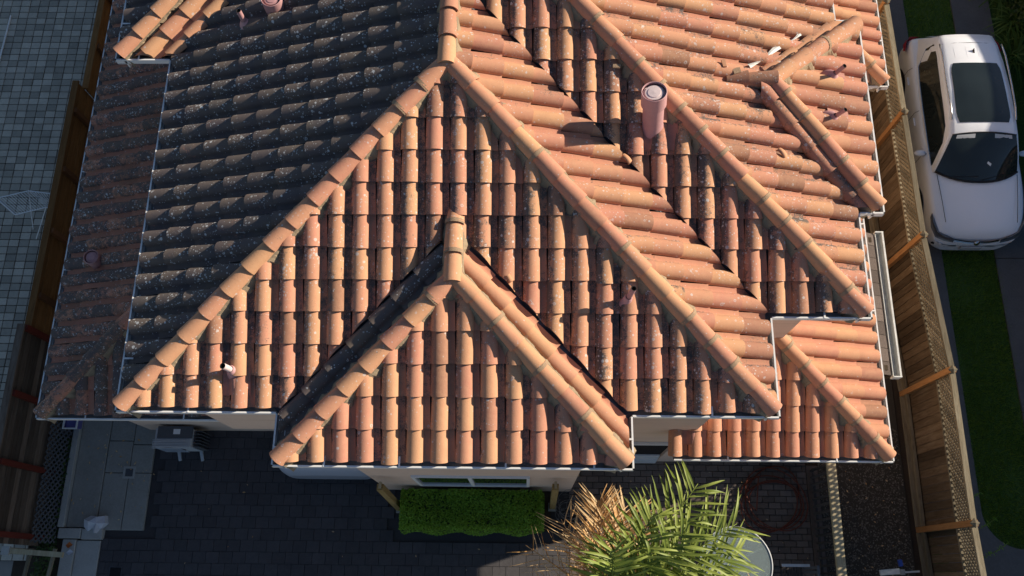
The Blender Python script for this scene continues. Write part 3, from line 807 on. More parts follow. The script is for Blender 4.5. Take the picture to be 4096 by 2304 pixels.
# ---------------------------------------------- gutters with straps
GW = 0.125
def gutter(runs, z, strap_every=1.0, back=True):
    """runs: list of (p, q, inward) plan lines of the outer lip"""
    for (p, q, inn) in runs:
        p, q, inn = Vector((*p, 0)), Vector((*q, 0)), Vector((*inn, 0)).normalized()
        d = (q - p).normalized(); L = (q - p).length; m = MB()
        prof = [(0.0, z), (0.0, z - .085), (.012, z - .10), (GW, z - .10), (GW, z - .02)]
        pin = [(GW - .006, z - .02), (GW - .006, z - .094), (.016, z - .094), (.006, z - .08), (.006, z - .008), (.020, z - .006), (.020, z), (0.0, z)]
        pts = prof + pin
        rows = [[o + inn * a + Vector((0, 0, b)) for a, b in pts] for o in (p, q)]
        m.grid(rows)
        m.quads(rows[0], [tuple(range(len(pts)))]); m.quads(rows[1], [tuple(range(len(pts)))[::-1]])
        g = m.build('gutter', M['white'], house)
        MB().quads([p + inn * .017 + Vector((0, 0, z - .092)), q + inn * .017 + Vector((0, 0, z - .092)), q + inn * (GW - .008) + Vector((0, 0, z - .092)), p + inn * (GW - .008) + Vector((0, 0, z - .092))], [(0, 1, 2, 3)]).build('gutter_shade', M['gutter_in'], g)  # grey floor strip, the shadow inside the channel put in as colour
        n = max(1, int(L / strap_every))
        for i in range(n):
            o = p + d * (L * (i + .5) / n + random.uniform(-.1, .1))
            MB().box((-.012, 0, 0), (.012, .118, .004)).quads([], [])
            s = MB(); s.beam(o + inn * .004 + Vector((0, 0, z + .003)), o + inn * .13 + Vector((0, 0, z + .003)), .022, .004)
            s.build('gutter_strap', M['white'], g)
        # fascia behind
        MB().beam(p + inn * (GW + .014) + Vector((0, 0, z - .10)), q + inn * (GW + .014) + Vector((0, 0, z - .10)), .022, .15).build('fascia', M['white'], house)
gutter([((0, 0), (WX0, 0), (0, 1)), ((WX1, 0), (XM, 0), (0, 1)), ((XM, 0), (XM, YR), (-1, 0)), ((XM, YR), (XR, YR), (0, 1)),
        ((XR, YR), (XR, EY0), (-1, 0)), ((XR, EY0), (EX, EY0), (0, 1)), ((EX, EY0), (EX, EY1), (-1, 0)), ((EX, EY1), (XR, EY1), (0, -1)), ((XR, EY1), (XR, 8.5), (-1, 0)),
        ((WX0, WY), (WX1, WY), (0, 1)), ((WX0, WY), (WX0, 0), (1, 0)), ((WX1, WY), (WX1, 0), (-1, 0)),
        ((0, 0), (0, VY0), (1, 0)), ((VX, VY0), (0, VY0), (0, 1)), ((VX, VY0), (VX, VY1), (1, 0))], E0)
gutter([((LX, LY), (.40, LY), (0, 1)), ((LX, LY), (LX, 8.5), (1, 0)), ((7.02, PY), (PX, PY), (0, 1)), ((PX, PY), (PX, 6.0), (-1, 0)),
        ((NX, NY), (NX, 9.6), (-1, 0)), ((8.9, NY), (NX, NY), (0, 1))], L0, 1.4)
# soffits close the eaves between wall and gutter
sf = MB()
for lo, hi in (((.13, .13), (XM - .13, .33)), ((.13, .13), (.45, 8)), ((XM - .47, .13), (XM - .13, YR + .2)), ((7.2, YR + .13), (XR - .13, YR + .38)), ((8.5, YR + .13), (XR - .13, 8)),
               ((WX0 + .13, WY + .13), (WX1 - .13, -.27)), ((WX0 + .13, WY + .13), (2.4, .2)), ((5.62, WY + .13), (WX1 - .13, .2)), ((8.6, EY0 + .13), (EX - .13, EY1 - .13)), ((VX + .13, VY0 + .13), (.3, VY1 - .13))):
    sf.box((lo[0], lo[1], E0 - .18 - random.uniform(0, .012)), (hi[0], hi[1], E0 - .15 - random.uniform(0, .004)))
for lo, hi in (((LX + .13, LY + .13), (.36, .75)), ((LX + .13, LY + .13), (-2.0, 8)), ((7.1, PY + .13), (PX - .13, .27)), ((9.75, PY + .13), (PX - .13, 5.9)), ((10.4, NY + .13), (NX - .13, 9.5)), ((8.6, NY + .13), (NX - .13, 6.7))):
    sf.box((lo[0], lo[1], L0 - .18 - random.uniform(0, .012)), (hi[0], hi[1], L0 - .15 - random.uniform(0, .004)))
tag(sf.build('soffit', M['white'], house), kind='stuff')

# ---------------------------------------------- window, door
wn = MB()
def frame(parent, x0, x1, z0, z1, y, t=.05, dep=.03, mull=None):
    fr = MB()
    fr.box((x0 - t, y - dep, z0 - t), (x1 + t, y + .02, z0)); fr.box((x0 - t, y - dep, z1), (x1 + t, y + .02, z1 + t))
    fr.box((x0 - t, y - dep, z0), (x0, y + .02, z1)); fr.box((x1, y - dep, z0), (x1 + t, y + .02, z1))
    if mull: fr.box((mull - .03, y - dep * .8, z0), (mull + .03, y + .02, z1))
    return fr.build('window_frame', M['white'], parent)
win = MB().box((3.12, -.306, 1.10), (4.86, -.2985, 2.30)).build('window', M['glass'], house)
win['label'] = 'white framed sliding window above the hedge'
frame(win, 3.12, 4.86, 1.10, 2.30, -.300, .05, .035, 3.97)
MB().box((3.14, -.3075, 1.12), (3.93, -.3065, 2.28)).build('pane', M['car_glass'], win)
MB().box((4.01, -.3075, 1.12), (4.84, -.3065, 2.28)).build('pane', M['glass'], win)
dor = MB().box((6.42, .285, .66), (7.18, .299, 1.92)).build('door', M['black'], house)
MB().box((6.34, .255, .0), (6.42, .298, 2.0)).build('door_frame', M['white'], dor)
MB().box((6.34, .255, 1.925), (7.18, .298, 2.0)).build('door_frame', M['white'], dor)
for i in range(5): MB().box((6.425, .262 - i * .012, .53 - i * .13), (7.18, .296, .645 - i * .13)).build('panel_board', M['white'], dor)
# shingled lean-to with a white gutter beside the fence
awn = thing('lean_to_roof', (10.5, 2.5, 2.4), 'narrow brown shingled lean-to roof with a peeling white gutter beside the fence', 'lean-to')
for i in range(11):
    y0 = 1.29 + i * .217
    MB().quads([(10.27, y0, 2.70), (10.56, y0, 2.56), (10.56, y0 + .21, 2.56), (10.27, y0 + .21, 2.70), (10.27, y0, 2.67), (10.56, y0, 2.53), (10.56, y0 + .21, 2.53), (10.27, y0 + .21, 2.67)],
               [(0, 1, 2, 3), (0, 4, 5, 1), (1, 5, 6, 2), (2, 6, 7, 3)], T()).build('shingle', M['shingle'], awn)
aw = MB(); aw.box((10.575, 1.27, 2.47), (10.585, 3.68, 2.58)); aw.box((10.575, 1.27, 2.46), (10.69, 3.68, 2.47)); aw.box((10.672, 1.27, 2.47), (10.70, 3.68, 2.61)); aw.box((10.572, 1.25, 2.46), (10.703, 1.27, 2.61)); aw.box((10.572, 3.68, 2.46), (10.703, 3.70, 2.61))
aw.build('gutter', M['white_old'], awn)
for y in (1.4, 3.55): MB().beam((10.45, y, 0), (10.45, y, 2.62), .08, .08).build('post', M['wood_v'], awn)
MB().box((10.27, 1.28, 2.40), (10.57, 3.67, 2.52)).build('frame', M['wood_v'], awn)

# ---------------------------------------------- vents and flues on the roof
def on(pl, x, y, off=0.0): return Vector((x, y, pl.zz(x, y) + off))
def flashing_patch(pl, x0, x1, y0, y1, parent, axis='S'):
    """lead sheet dressed over the rolls: follows a corrugated section"""
    rows = []; N = 22
    for j in range(5):
        r = []
        for i in range(N + 1):
            fx, fy = i / N, j / 4
            if axis == 'S': x, y = x0 + (x1 - x0) * fx, y0 + (y1 - y0) * fy; a = x
            else: x, y = x0 + (x1 - x0) * fy, y0 + (y1 - y0) * fx; a = y
            c = .052 + .066 * max(0, math.sin((a - pl_phase) / CW * 2 * math.pi)) ** .7 if math.sin((a - pl_phase) / CW * 2 * math.pi) > 0 else .052
            r.append(on(pl, x, y, c + random.uniform(-.004, .006)))
        rows.append(r)
    return MB().grid(rows).build('flashing', M['flashpink'], parent, smooth=True)
pl_phase = 0.0
def vent_pipe(base, r, h, lean, boot=.10, mat='pink', label=None):
    base = Vector(base); tip = base + Vector(lean) + Vector((0, 0, h))
    p = MB().tube([base - Vector((0, 0, .1)), base.lerp(tip, .5), tip], r, 14, cap=False).build('vent_pipe', M[mat], house, smooth=True)
    d = (tip - base).normalized()
    MB().lathe(tip, [(r, 0), (r * .74, .002), (r * .72, -.12)], 14, axis=d).build('pipe_rim', M['black'] if r < .05 else M[mat], p, smooth=True)
    MB().lathe(base, [(boot * 1.35, -.04), (boot, .02), (r * 1.5, h * .33), (r * 1.12, h * .40)], 16, axis=(d + Vector((0, 0, .3)))).build('pipe_boot', M['pinkpale'], p, smooth=True)
    if label: p['label'] = label
    return p
pl_phase = 6.047 - .107 - CW * .0
v1 = vent_pipe(on(P_S, 6.00, 1.27, .06), .033, .34, (.05, .05, 0), .06, label='thin pink vent pipe on the front slope near the right hip')
pl_phase = .5
v2 = vent_pipe(on(P_S, 1.41, .47, .06), .036, .27, (-.05, .0, 0), .085, 'pinkcap', label='pale bent vent pipe near the lower left corner')
flashing_patch(P_S, 1.27, 1.60, .20, .52, v2)
v3 = vent_pipe(on(P_EE, 8.78, 4.44, .07), .028, .26, (.09, .0, 0), .10, label='upper vent pipe on the east wing'); pl_phase = EY0
flashing_patch(P_EE, 8.74, 9.0, 4.32, 4.60, v3, 'E')
v4 = vent_pipe(on(P_EE, 8.72, 3.82, .07), .028, .22, (.10, .0, 0), .10, label='lower vent pipe on the east wing')
flashing_patch(P_EE, 8.68, 8.98, 3.70, 4.0, v4, 'E')
v5 = vent_pipe(on(P_W, 1.13, 5.06, .06), .034, .30, (-.02, .02, 0), .09, label='vent pipe on the dark slope at the top edge')
def flue(base, r, h, label, collar=.024, capz=.018, ax=(0, 0, 1), fmat='pinkpale', cmat='pinkcap'):
    base = Vector(base)
    fl = MB().lathe(base, [(r * 1.30, -.10), (r * 1.12, .03), (r * 1.01, .12), (r, .16), (r, h - .24), (r + collar, h - .21), (r + collar, h), (r + collar - .006, h + .004), (r + collar - .012, h), (r + collar - .012, h - capz), ], 32, axis=ax)
    o = fl.build('flue', M[fmat], house, smooth=True, angle=rad(35)); o['label'] = label
    c = MB().lathe(base + Vector(ax).normalized() * (h - capz), [(r + collar - .013, -.03), (r * .86, -.028), (r * .84, .0), (r * .6, .002), (r * .58, .008), (r * .3, .010), (.001, .012)], 32, axis=ax)
    c.build('flue_cap', M[cmat], o, smooth=True, angle=rad(35))
    return o
fl1 = flue(on(P_S3, 6.35, 3.39, .0), .125, .68, 'tall pink flue with a round capped collar on the front slope', ax=(-.10, .16, 1))
pl_phase = 7.856 - .107
flashing_patch(P_S3, 6.06, 6.64, 3.12, 3.60, fl1)
fl2 = flue(on(P_LW, -1.92, 2.86, .0), .105, .26, 'short round flue on the dark side roof', .012, .02, fmat='pink', cmat='pink')
fl3 = flue(on(P_W, 1.52, 5.26, .0), .11, .24, 'pink flue cut by the top edge on the dark slope', fmat='pink', cmat='pink')
MB().quads([(6.99, .02, L0 + .115), (7.40, .02, L0 + .115), (7.40, .30, L0 + .22), (6.99, .30, L0 + .22)], [(0, 1, 2, 3)])
pl_phase = 8.7576 - .107
flashing_patch(P_PS, 7.03, 7.50, .10, .30, porch_roof)

# loose fragments lying on the tiles
def chip(x, y, pl, sx, sy, a, label, mat='tile', off=.10):
    c = on(pl, x, y, off); u = Vector((math.cos(a), math.sin(a), 0)); v = Vector((-math.sin(a), math.cos(a), PT * .5))
    m = MB(); top = [c + u * sx * p + v * sy * q + Vector((0, 0, .02)) for p, q in ((-.5, -.4), (.4, -.5), (.5, .4), (.1, .55), (-.45, .5))]
    bot = [p - Vector((0, 0, .025)) for p in top]
    m.quads(top + bot, [(0, 1, 2, 3, 4)] + [(i, 5 + i, 5 + (i + 1) % 5, (i + 1) % 5) for i in range(5)], (.3, .3, .2))
    tag(m.build('tile_fragment', M[mat]), label, 'fragment', 'loose bits lying on the roof')
chip(5.90, 4.02, P_S3, .10, .045, .05, 'flat chip of mortar on a buff tile left of the tall flue', 'mortar_grey', .135)
chip(7.28, 4.32, P_E2, .05, .10, .3, 'pale broken tile shard on the upper right slope', 'tile', .13)
chip(7.45, 4.25, P_E2, .10, .07, .4, 'grey mortar lump on the upper right slope', 'mortar_grey', .13)
chip(5.15, 2.72, P_S, .05, .14, .25, 'narrow grey sliver beside the right hip on the front slope', 'mortar_grey', .06)
def curl(x, y, pl, r, a, label):
    c = on(pl, x, y, .09); m = MB(); rows = []
    for q in (-.03, .03):
        rows.append([c + Vector((math.cos(a), math.sin(a), 0)) * (r * math.cos(t)) + Vector((-math.sin(a), math.cos(a), 0)) * q + Vector((0, 0, r * .8 * math.sin(t))) for t in [math.pi * i / 8 for i in range(9)]])
    m.grid(rows, (.2, .1, .1))
    tag(m.build('tile_fragment', M['tile'], smooth=True, solid=.015), label, 'fragment', 'loose bits lying on the roof')
curl(4.62, 1.52, P_S, .065, 2.2, 'curved broken tile piece stuck in the right valley of the front wing')
curl(6.02, 3.00, P_E, .07, 2.4, 'loose half tile hanging over the long valley')
curl(7.98, 3.22, P_E2, .07, 2.2, 'broken curved tile at the east wing valley')
# torn white valley paper beside the east wing
tp = MB(); rows = []
for i in range(16):
    t = i / 15; x, y = 8.66 - t * .98, 5.20 - t * .85
    z = P_E2.zz(x, y); wv = .030 + .012 * math.sin(i * .9)
    rows.append([Vector((x - .02, y + .02, z + .10)), Vector((x - wv, y + wv * 1.1, z + .120 + random.uniform(-.006, .006))), Vector((x - wv * 1.5, y + wv * 1.9, z + .105 + random.uniform(-.006, .006)))])
tp.grid(rows).build('valley_paper', M['white_old'], house)['label'] = 'torn white roofing paper along the upper valley of the east wing'

# ------------------------------------------------------------------ fences
# right fence: vertical boards, lattice top, rails, tall posts
fr = thing('board_fence', (11.75, 3.5, 0), 'weathered vertical board fence with lattice top along the driveway', 'fence')
caps = [(11.61, 11.0), (11.61, 8.64), (11.64, 6.28), (11.66, 3.89), (11.80, 1.52), (11.78, -0.90), (11.86, -3.3)]
FH = 1.98
for i, (x, y) in enumerate(caps):
    MB().beam((x - .01, y, 0), (x - .01, y, FH + .05), .095, .095, tint=T()).build('post', M['wood_post'], fr)
    MB().lathe((x - .01, y, FH + .055), [(.001, .025), (.075, .0), (.075, -.02), (.05, -.021)], 4).build('post_cap', M['wood_y'], fr)
lat = MB()
for (xa, ya), (xb, yb) in zip(caps[:-1], caps[1:]):
    n = 17; step = (ya - yb) / n
    for k in range(n):
        t = (k + .5) / n; x = xa + (xb - xa) * t; y = ya - (ya - yb) * t
        MB().beam((x + .03, y, .06), (x + .03, y, 1.42 + random.uniform(-.01, .01)), step - .007, .02, up=(1, 0, 0), tint=T()).build('fence_board', M['wood_v'], fr)
    for z, wd, ht in ((1.44, .06, .045), (FH - .02, .09, .05), (.24, .05, .09), (.05, .09, .05)):
        dx = 0.0 if z > 1 else -.03
        if z > 1.9 or z < .1 or True:
            MB().beam((xa + dx, ya - .05, z), (xb + dx, yb + .05, z), wd, ht, tint=T()).build('fence_rail', M['wood_y'], fr)
    # diagonal laths, two layers
    z0, z1 = 1.47, FH - .05; hh = z1 - z0
    L = math.hypot(xb - xa, yb - ya); d = Vector((xb - xa, yb - ya, 0)) / L
    a0 = Vector((xa, ya, 0)); s = -hh
    while s < L:
        for sg, off in ((1, -.008), (-1, .008)):
            p, q = (s, z0), (s + hh, z1)
            if sg < 0: p, q = (s + hh, z0), (s, z1)
            t0, t1 = 0.0, 1.0
            for v0, v1 in ((p[0], q[0]),):
                lo, hi = .05, L - .05
                ta, tb = (lo - v0) / (v1 - v0), (hi - v0) / (v1 - v0)
                if ta > tb: ta, tb = tb, ta
                t0, t1 = max(0, ta), min(1, tb)
            if t1 - t0 > .05:
                A = (p[0] + (q[0] - p[0]) * t0, p[1] + (q[1] - p[1]) * t0); B = (p[0] + (q[0] - p[0]) * t1, p[1] + (q[1] - p[1]) * t1)
                lat.beam(a0 + d * A[0] + Vector((off, 0, A[1])), a0 + d * B[0] + Vector((off, 0, B[1])), .034, .008, up=(1, 0, 0), tint=T())
        s += .092
tag(lat.build('lattice', M['wood_y'], fr), kind='stuff')

# left fence: horizontal boards, stepped top, posts on the house side
fl = thing('plank_fence', (-3.75, 3.0, 0), 'reddish brown horizontal plank fence on the left with a stepped top', 'fence')
segs = [(11.0, 7.0, -3.62, 1.50, 'wood_hr'), (7.0, 2.2, -3.66, 1.78, 'wood_hr'), (2.2, -1.35, -3.70, 1.92, 'wood_h')]
for ya, yb, x, h, mt in segs:
    nb = int(h / .148)
    for k in range(nb):
        z0 = .04 + k * (h - .06) / nb
        MB().box((x - .02 + random.uniform(-.004, .004), yb, z0), (x + random.uniform(-.003, .003), ya, z0 + (h - .06) / nb - .010), T()).build('fence_board', M[mt], fl)
    MB().box((x - .07, yb, h - .01), (x + .05, ya, h + .03), T()).build('top_rail', M[mt], fl)
    y = ya - .6 if mt == 'wood_hr' else ya - .05
    while y > yb - .1:
        MB().box((x + .002, y - .045, 0), (x + .09, y + .045, h - .012), T()).build('post', M['red_iron'] if mt == 'wood_h' else M['wood_red'], fl)
        y -= 1.21 if mt == 'wood_hr' else 1.12
# low lattice screen at the kerb
ls = thing('lattice_screen', (-3.6, -0.3, 0), 'dark garden lattice leaning between the plank fence and the kerb', 'lattice')
lm = MB(); Ll, Hl = 2.1, .55
def lp(s, z): return Vector((-3.46 - z * .30, .80 - s, .10 + z * .92))
s = -Hl
while s < Ll:
    for sg in (1, -1):
        p, q = ((s, 0), (s + Hl, Hl)) if sg > 0 else ((s + Hl, 0), (s, Hl))
        t0 = max(0, min((0 - p[0]) / (q[0] - p[0]), (Ll - p[0]) / (q[0] - p[0]))); t1 = min(1, max((0 - p[0]) / (q[0] - p[0]), (Ll - p[0]) / (q[0] - p[0])))
        if t1 - t0 > .08:
            A = lp(p[0] + (q[0] - p[0]) * t0, p[1] + (q[1] - p[1]) * t0); B = lp(p[0] + (q[0] - p[0]) * t1, p[1] + (q[1] - p[1]) * t1)
            lm.beam(A + Vector((.006 * sg, 0, 0)), B + Vector((.006 * sg, 0, 0)), .03, .008, up=(1, 0, .4))
    s += .11
tag(lm.build('laths', M['acdark'], ls), kind='stuff')
# gate rail with post at the bottom left
gr = thing('gate_rail', (-3.3, -1.48, 0), 'pale greenish timber rail with a grey capped post at the bottom left', 'rail')
MB().beam((-3.80, -1.45, 0), (-3.80, -1.45, .95), .10, .10, tint=T()).build('post', M['wood_y'], gr)
MB().box((-3.865, -1.52, .95), (-3.735, -1.38, 1.0)).build('post_cap', M['conc_light'], gr)
MB().beam((-3.73, -1.455, .955), (-2.84, -1.51, .955), .085, .05, tint=(.5, .5, .5)).build('rail', M['wood_pale'], gr)
for x in (-3.66, -3.25): MB().beam((x, -1.40, .45), (x - .12, -2.6, .45), .05, .05, tint=T()).build('brace', M['wood_y'], gr)

# picket railing beside the gravel
pr_ = thing('picket_railing', (10.0, -0.8, 0), 'dark picket railing under a long pale timber beam', 'railing')
MB().beam((10.005, .14, 1.0), (9.995, -3.0, 1.0), .145, .07, tint=(.5, .5, .5)).build('top_beam', M['wood_pale'], pr_)
y = .10
while y > -2.9:
    MB().beam((9.95, y, .08), (9.95, y, .96), .035, .035, tint=T()).build('picket', M['wood_dark'], pr_); y -= .125
for z in (.12, .85): MB().beam((9.975, .14, z), (9.975, -3.0, z), .03, .05, tint=T()).build('rail', M['wood_dark'], pr_)

# ------------------------------------------------------------------ front-yard objects
for (bx, by), (tx, ty), h, lb in (((2.62, -.64), (2.58, -.47), 2.2, 'tan timber post left of the hedge by the front window'), ((5.32, -.58), (5.31, -.44), 2.2, 'tan timber post right of the hedge by the front window')):
    ps = thing('timber_post', (bx, by, 0), lb, 'post', 'timber posts beside the hedge')
    MB().beam((bx, by, 0), (tx, ty, h), .10, .10, up=(1, 0, 0), tint=T()).build('shaft', M['wood_tan'], ps)
    a = Vector((tx, ty, h))
    MB().beam(a + Vector((0, .02, -.06)), a + Vector((0, .03, .03)), .102, .04, up=(1, 0, 0), tint=T()).build('notch_tongue', M['wood_pale'], ps)
    MB().box((bx - .07, by - .07, 0.02), (bx + .07, by + .07, .14)).build('footing', M['conc_light'], ps)

def leafcloud(mb, n, sample, size, up=0.4):
    for i in range(n):
        p, nn = sample(); nn = (Vector(nn) + Vector((random.uniform(-1, 1), random.uniform(-1, 1), random.uniform(-.6, 1))) * .9).normalized()
        u = nn.cross(Vector((random.uniform(-1, 1), random.uniform(-1, 1), random.uniform(-1, 1)))).normalized(); v = nn.cross(u)
        s = size * random.uniform(.6, 1.3); p = Vector(p)
        mb.quads([p - u * s, p + v * s * .5, p + u * s, p - v * s * .5 + nn * s * .2], [(0, 1, 2), (0, 2, 3)], T())
hd = thing('hedge', (3.95, -.68, 0), 'clipped bright green box hedge below the front window', 'hedge')
hm = MB()
HX0, HX1, HY0, HY1, HZ = 2.72, 5.12, -1.02, -.36, .86
def hs():
    def edge(x, y): return .05 * math.sin(x * 7) + .04 * math.sin(y * 9 + x * 3)
    r = random.random()
    x, y = random.uniform(HX0, HX1), random.uniform(HY0, HY1)
    if r < .62: return (x, y, HZ - random.random() ** 2 * .12 + edge(x, y) * .7), (0, 0, 1)
    z = random.uniform(.1, HZ)
    bul = .05 * math.sin(z * 4)
    if r < .84: return (x, HY0 - bul + random.random() ** 2 * .10 + .03 * math.sin(x * 9), z), (0, -1, .2)
    if r < .92: return (HX0 - bul + random.random() ** 2 * .1, y, z), (-1, 0, .2)
    return (HX1 + bul - random.random() ** 2 * .1, y, z), (1, 0, .2)
leafcloud(hm, 13000, hs, .022)
hm.build('foliage', M['hedge'], hd)
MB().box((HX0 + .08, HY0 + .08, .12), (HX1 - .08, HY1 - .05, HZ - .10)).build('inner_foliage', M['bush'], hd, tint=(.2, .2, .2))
for i in range(9): MB().tube([(HX0 + .2 + i * .25, -.7, 0), (HX0 + .22 + i * .25, -.68, .3)], .015, 5).build('stem', M['trunk'], hd)

# dry wiry vine in a pot at the right post
dv = thing('dry_vine', (5.62, -.78, 0), 'dry grey wiry vine in a dark pot by the right post', 'plant')
MB().lathe((5.62, -.78, 0), [(.001, 0), (.10, 0), (.14, .22), (.15, .22), (.13, .21), (.12, .16), (.001, .16)], 16).build('pot', M['pot'], dv, smooth=True)
for i in range(26):
    a = random.uniform(0, 6.28); r = random.uniform(.12, .32); c = Vector((5.62 + random.uniform(-.1, .15), -.72 + random.uniform(-.1, .25), random.uniform(.2, .5)))
    tl = random.uniform(-.5, .5); n = 12; sp = random.uniform(2.2, 5.5)
    MB().tube([c + Vector((math.cos(a + sp * k / n) * r, math.sin(a + sp * k / n) * r * .8, tl * (k / n - .5) * .4)) for k in range(n + 1)], .0028, 4).build('twig', M['drytwig'], dv)

# air conditioner outdoor unit
ac = thing('air_conditioner', (-1.4, .5, 0), 'grey outdoor air conditioning unit with fan grille by the left wall', 'air conditioner')
X0, X1, Y0, Y1, Z0, Z1 = -1.70, -1.05, .33, .66, .12, .68
MB().box((X0, Y0, Z0), (X1, Y1, Z1)).build('casing', M['acgrey'], ac, bevel=.012)
MB().lathe((X0 + .24, Y0 - .004, (Z0 + Z1) / 2), [(.001, .0), (.20, .0), (.215, .012), (.225, .0)], 28, axis=(0, -1, 0)).build('fan_grille', M['acdark'], ac, smooth=True)
for i in range(12): MB().box((X0 + .03, Y0 - .022, Z0 + .05 + i * .04), (X0 + .46, Y0 - .018, Z0 + .056 + i * .04)).build('grille_bar', M['acgrey'], ac)
for i in range(6): MB().box((X0 - .02, Y0 - .03 + i * .028, Z1 + .012 + i * .001), (X1 - .02, Y0 - .018 + i * .028, Z1 + .026)).build('top_slat', M['acgrey'], ac)
MB().box((X0 + .05, Y0 + .15, Z1 + .004), (X1 + .02, Y1 + .03, Z1 + .03)).build('top_cover', M['acdark'], ac)
MB().box((X0 + .33, Y0 + .22, Z1 + .031), (X0 + .45, Y0 + .31, Z1 + .034)).build('data_label', M['white'], ac)
for x in (X0 + .14, X1 - .10): MB().beam((x, Y1, .09), (x + .12, Y0 - .16, .04), .05, .05).build('foot', M['acgrey'], ac)
sp_ = MB()
for i in range(6): MB().box((X1 + .02, Y0 + .01 + i * .055, Z0 + .02), (X1 + .14, Y0 + .025 + i * .055, Z1 - .08)).build('side_fin', M['acdark'], ac)
# bundle of cloth at the kerb corner, bin, bits
cb = MB(); cx, cy = -2.78, -.95
ring = [(-.20, -.06, .06), (-.16, .06, .17), (-.08, .13, .10), (.06, .10, .20), (.17, .13, .10), (.20, .0, .15), (.10, -.10, .06), (.04, -.17, .16), (-.04, -.08, .08), (-.12, -.14, .05)]
cb.quads([(cx + a, cy + b, .06 + c) for a, b, c in ring] + [(cx - .05, cy + .02, .29), (cx + .08, cy - .01, .27)] + [(cx + a * 1.02, cy + b * 1.02, .05) for a, b, c in ring],
         [(i, (i + 1) % 10, 10 if i in (0, 1, 2, 8, 9) else 11) for i in range(10)] + [(3, 11, 10), (8, 10, 11)] + [(i, 12 + i, 12 + (i + 1) % 10, (i + 1) % 10) for i in range(10)])
tag(cb.build('crumpled_bag', M['cloth']), 'crumpled pale plastic bag on the kerb corner', 'bag')
bn = thing('storage_bin', (-3.38, .78, 0), 'small blue open bin with pale rim below the lower gutter', 'bin')
b0, b1, c0_, c1_ = -3.50, -3.26, .68, .90
bm_ = MB()
bm_.quads([(b0 + .03, c0_ + .03, .165), (b1 - .03, c0_ + .03, .165), (b1 - .03, c1_ - .03, .165), (b0 + .03, c1_ - .03, .165), (b0, c0_, .42), (b1, c0_, .42), (b1, c1_, .42), (b0, c1_, .42)], [(0, 1, 2, 3), (0, 4, 5, 1), (1, 5, 6, 2), (2, 6, 7, 3), (3, 7, 4, 0)])
bm_.build('tub', M['bluebin'], bn)
rm = MB()
for lo, hi in (((b0 - .012, c0_ - .012), (b1 + .012, c0_ + .012)), ((b0 - .012, c1_ - .012), (b1 + .012, c1_ + .012)), ((b0 - .012, c0_ + .012), (b0 + .012, c1_ - .012)), ((b1 - .012, c0_ + .012), (b1 + .012, c1_ - .012))): rm.box((*lo, .405), (*hi, .43))
rm.build('rim', M['white'], bn)
MB().quads([(b0 + .02, c0_ + .02, .36), (b1 - .02, c0_ + .02, .36), (b1 - .02, c1_ - .02, .36), (b0 + .02, c1_ - .02, .36)], [(0, 1, 2, 3)]).build('contents', M['bluebin'], bn)
for (x, y, mt, lb) in ((-3.20, -1.33, 'orange', 'orange fallen leaf on the garden kerb'), (-3.17, -1.45, 'cloth', 'pale fallen leaf below the orange one')):
    q = MB().quads([(x - .06, y, .10), (x, y - .05, .115), (x + .07, y + .01, .10), (x + .01, y + .06, .12)], [(0, 1, 2), (0, 2, 3)]); tag(q.build('fallen_leaf', M[mt]), lb, 'leaf', 'fallen leaves on the garden kerb')
# undergrowth below the lattice and rail
ug = MB()
leafcloud(ug, 1500, lambda: ((random.uniform(-3.75, -3.42), random.uniform(-2.2, .6), random.uniform(.02, .22)), (0, 0, 1)), .035)
tag(ug.build('ground_cover', M['bush']), 'dark ground cover plants along the left kerb', 'ground cover', kind='stuff')

lt = MB()
for i in range(150):
    x, y = random.choice([(random.uniform(-1.9, 5.5), random.uniform(-1.9, .6)), (random.uniform(5.7, 9.8), random.uniform(-1.9, .2)), (random.uniform(10.2, 11.5), random.uniform(-1.9, .8)), (random.uniform(-3.3, -2), random.uniform(-1, .7))])
    a = random.uniform(0, 6.28); l = random.uniform(.012, .032); zz = .068
    c, s_ = math.cos(a) * l, math.sin(a) * l
    lt.quads([(x - c, y - s_, zz), (x + s_ * .45, y - c * .45, zz + .006), (x + c, y + s_, zz), (x - s_ * .45, y + c * .45, zz + .008)], [(0, 1, 2), (0, 2, 3)], T())
tag(lt.build('leaf_litter', M['dead']), 'scattered dry leaf bits on the paving', 'litter', kind='stuff')
# neighbour's drying rack and pole
rk = thing('drying_rack', (-4.7, 4.9, 0), 'white folding wire drying rack on the grey pavers', 'drying rack')
z = .9; A = Vector((-5.30, 4.98, z)); Bm = Vector((-4.69, 5.13, z + .02)); Cc = Vector((-4.02, 5.05, z)); D = Vector((-4.87, 4.64, z)); Em = Vector((-4.29, 4.79, z + .02)); Ff = Vector((-3.86, 4.72, z))
D2 = Vector((-5.45, 4.52, z))
for a, b in ((A, Bm), (Bm, Cc), (D, Em), (Em, Ff), (A, D), (Cc, Ff)): MB().tube([a, b], .011, 6).build('frame_tube', M['white'], rk)
for i in range(1, 12): MB().tube([A.lerp(Bm, i / 12), D.lerp(Em, i / 12)], .004, 4).build('wire', M['white'], rk)
for i in range(0, 12): MB().tube([Bm.lerp(Cc, i / 12), Em.lerp(Ff, i / 12)], .004, 4).build('wire', M['white'], rk)
for a, b in ((Bm, Vector((-5.0, 4.7, .03))), (Em, Vector((-4.9, 4.5, .03))), (Bm, Vector((-4.2, 5.0, .03))), (Em, Vector((-4.1, 4.8, .03)))): MB().tube([a, b], .011, 6).build('leg', M['white'], rk)
MB().quads([A, A.lerp(D, .98), A.lerp(D, .98) + Vector((.05, .01, -.12)), A + Vector((.05, .01, -.12))], [(0, 1, 2, 3)]).build('end_panel', M['acgrey'], rk)
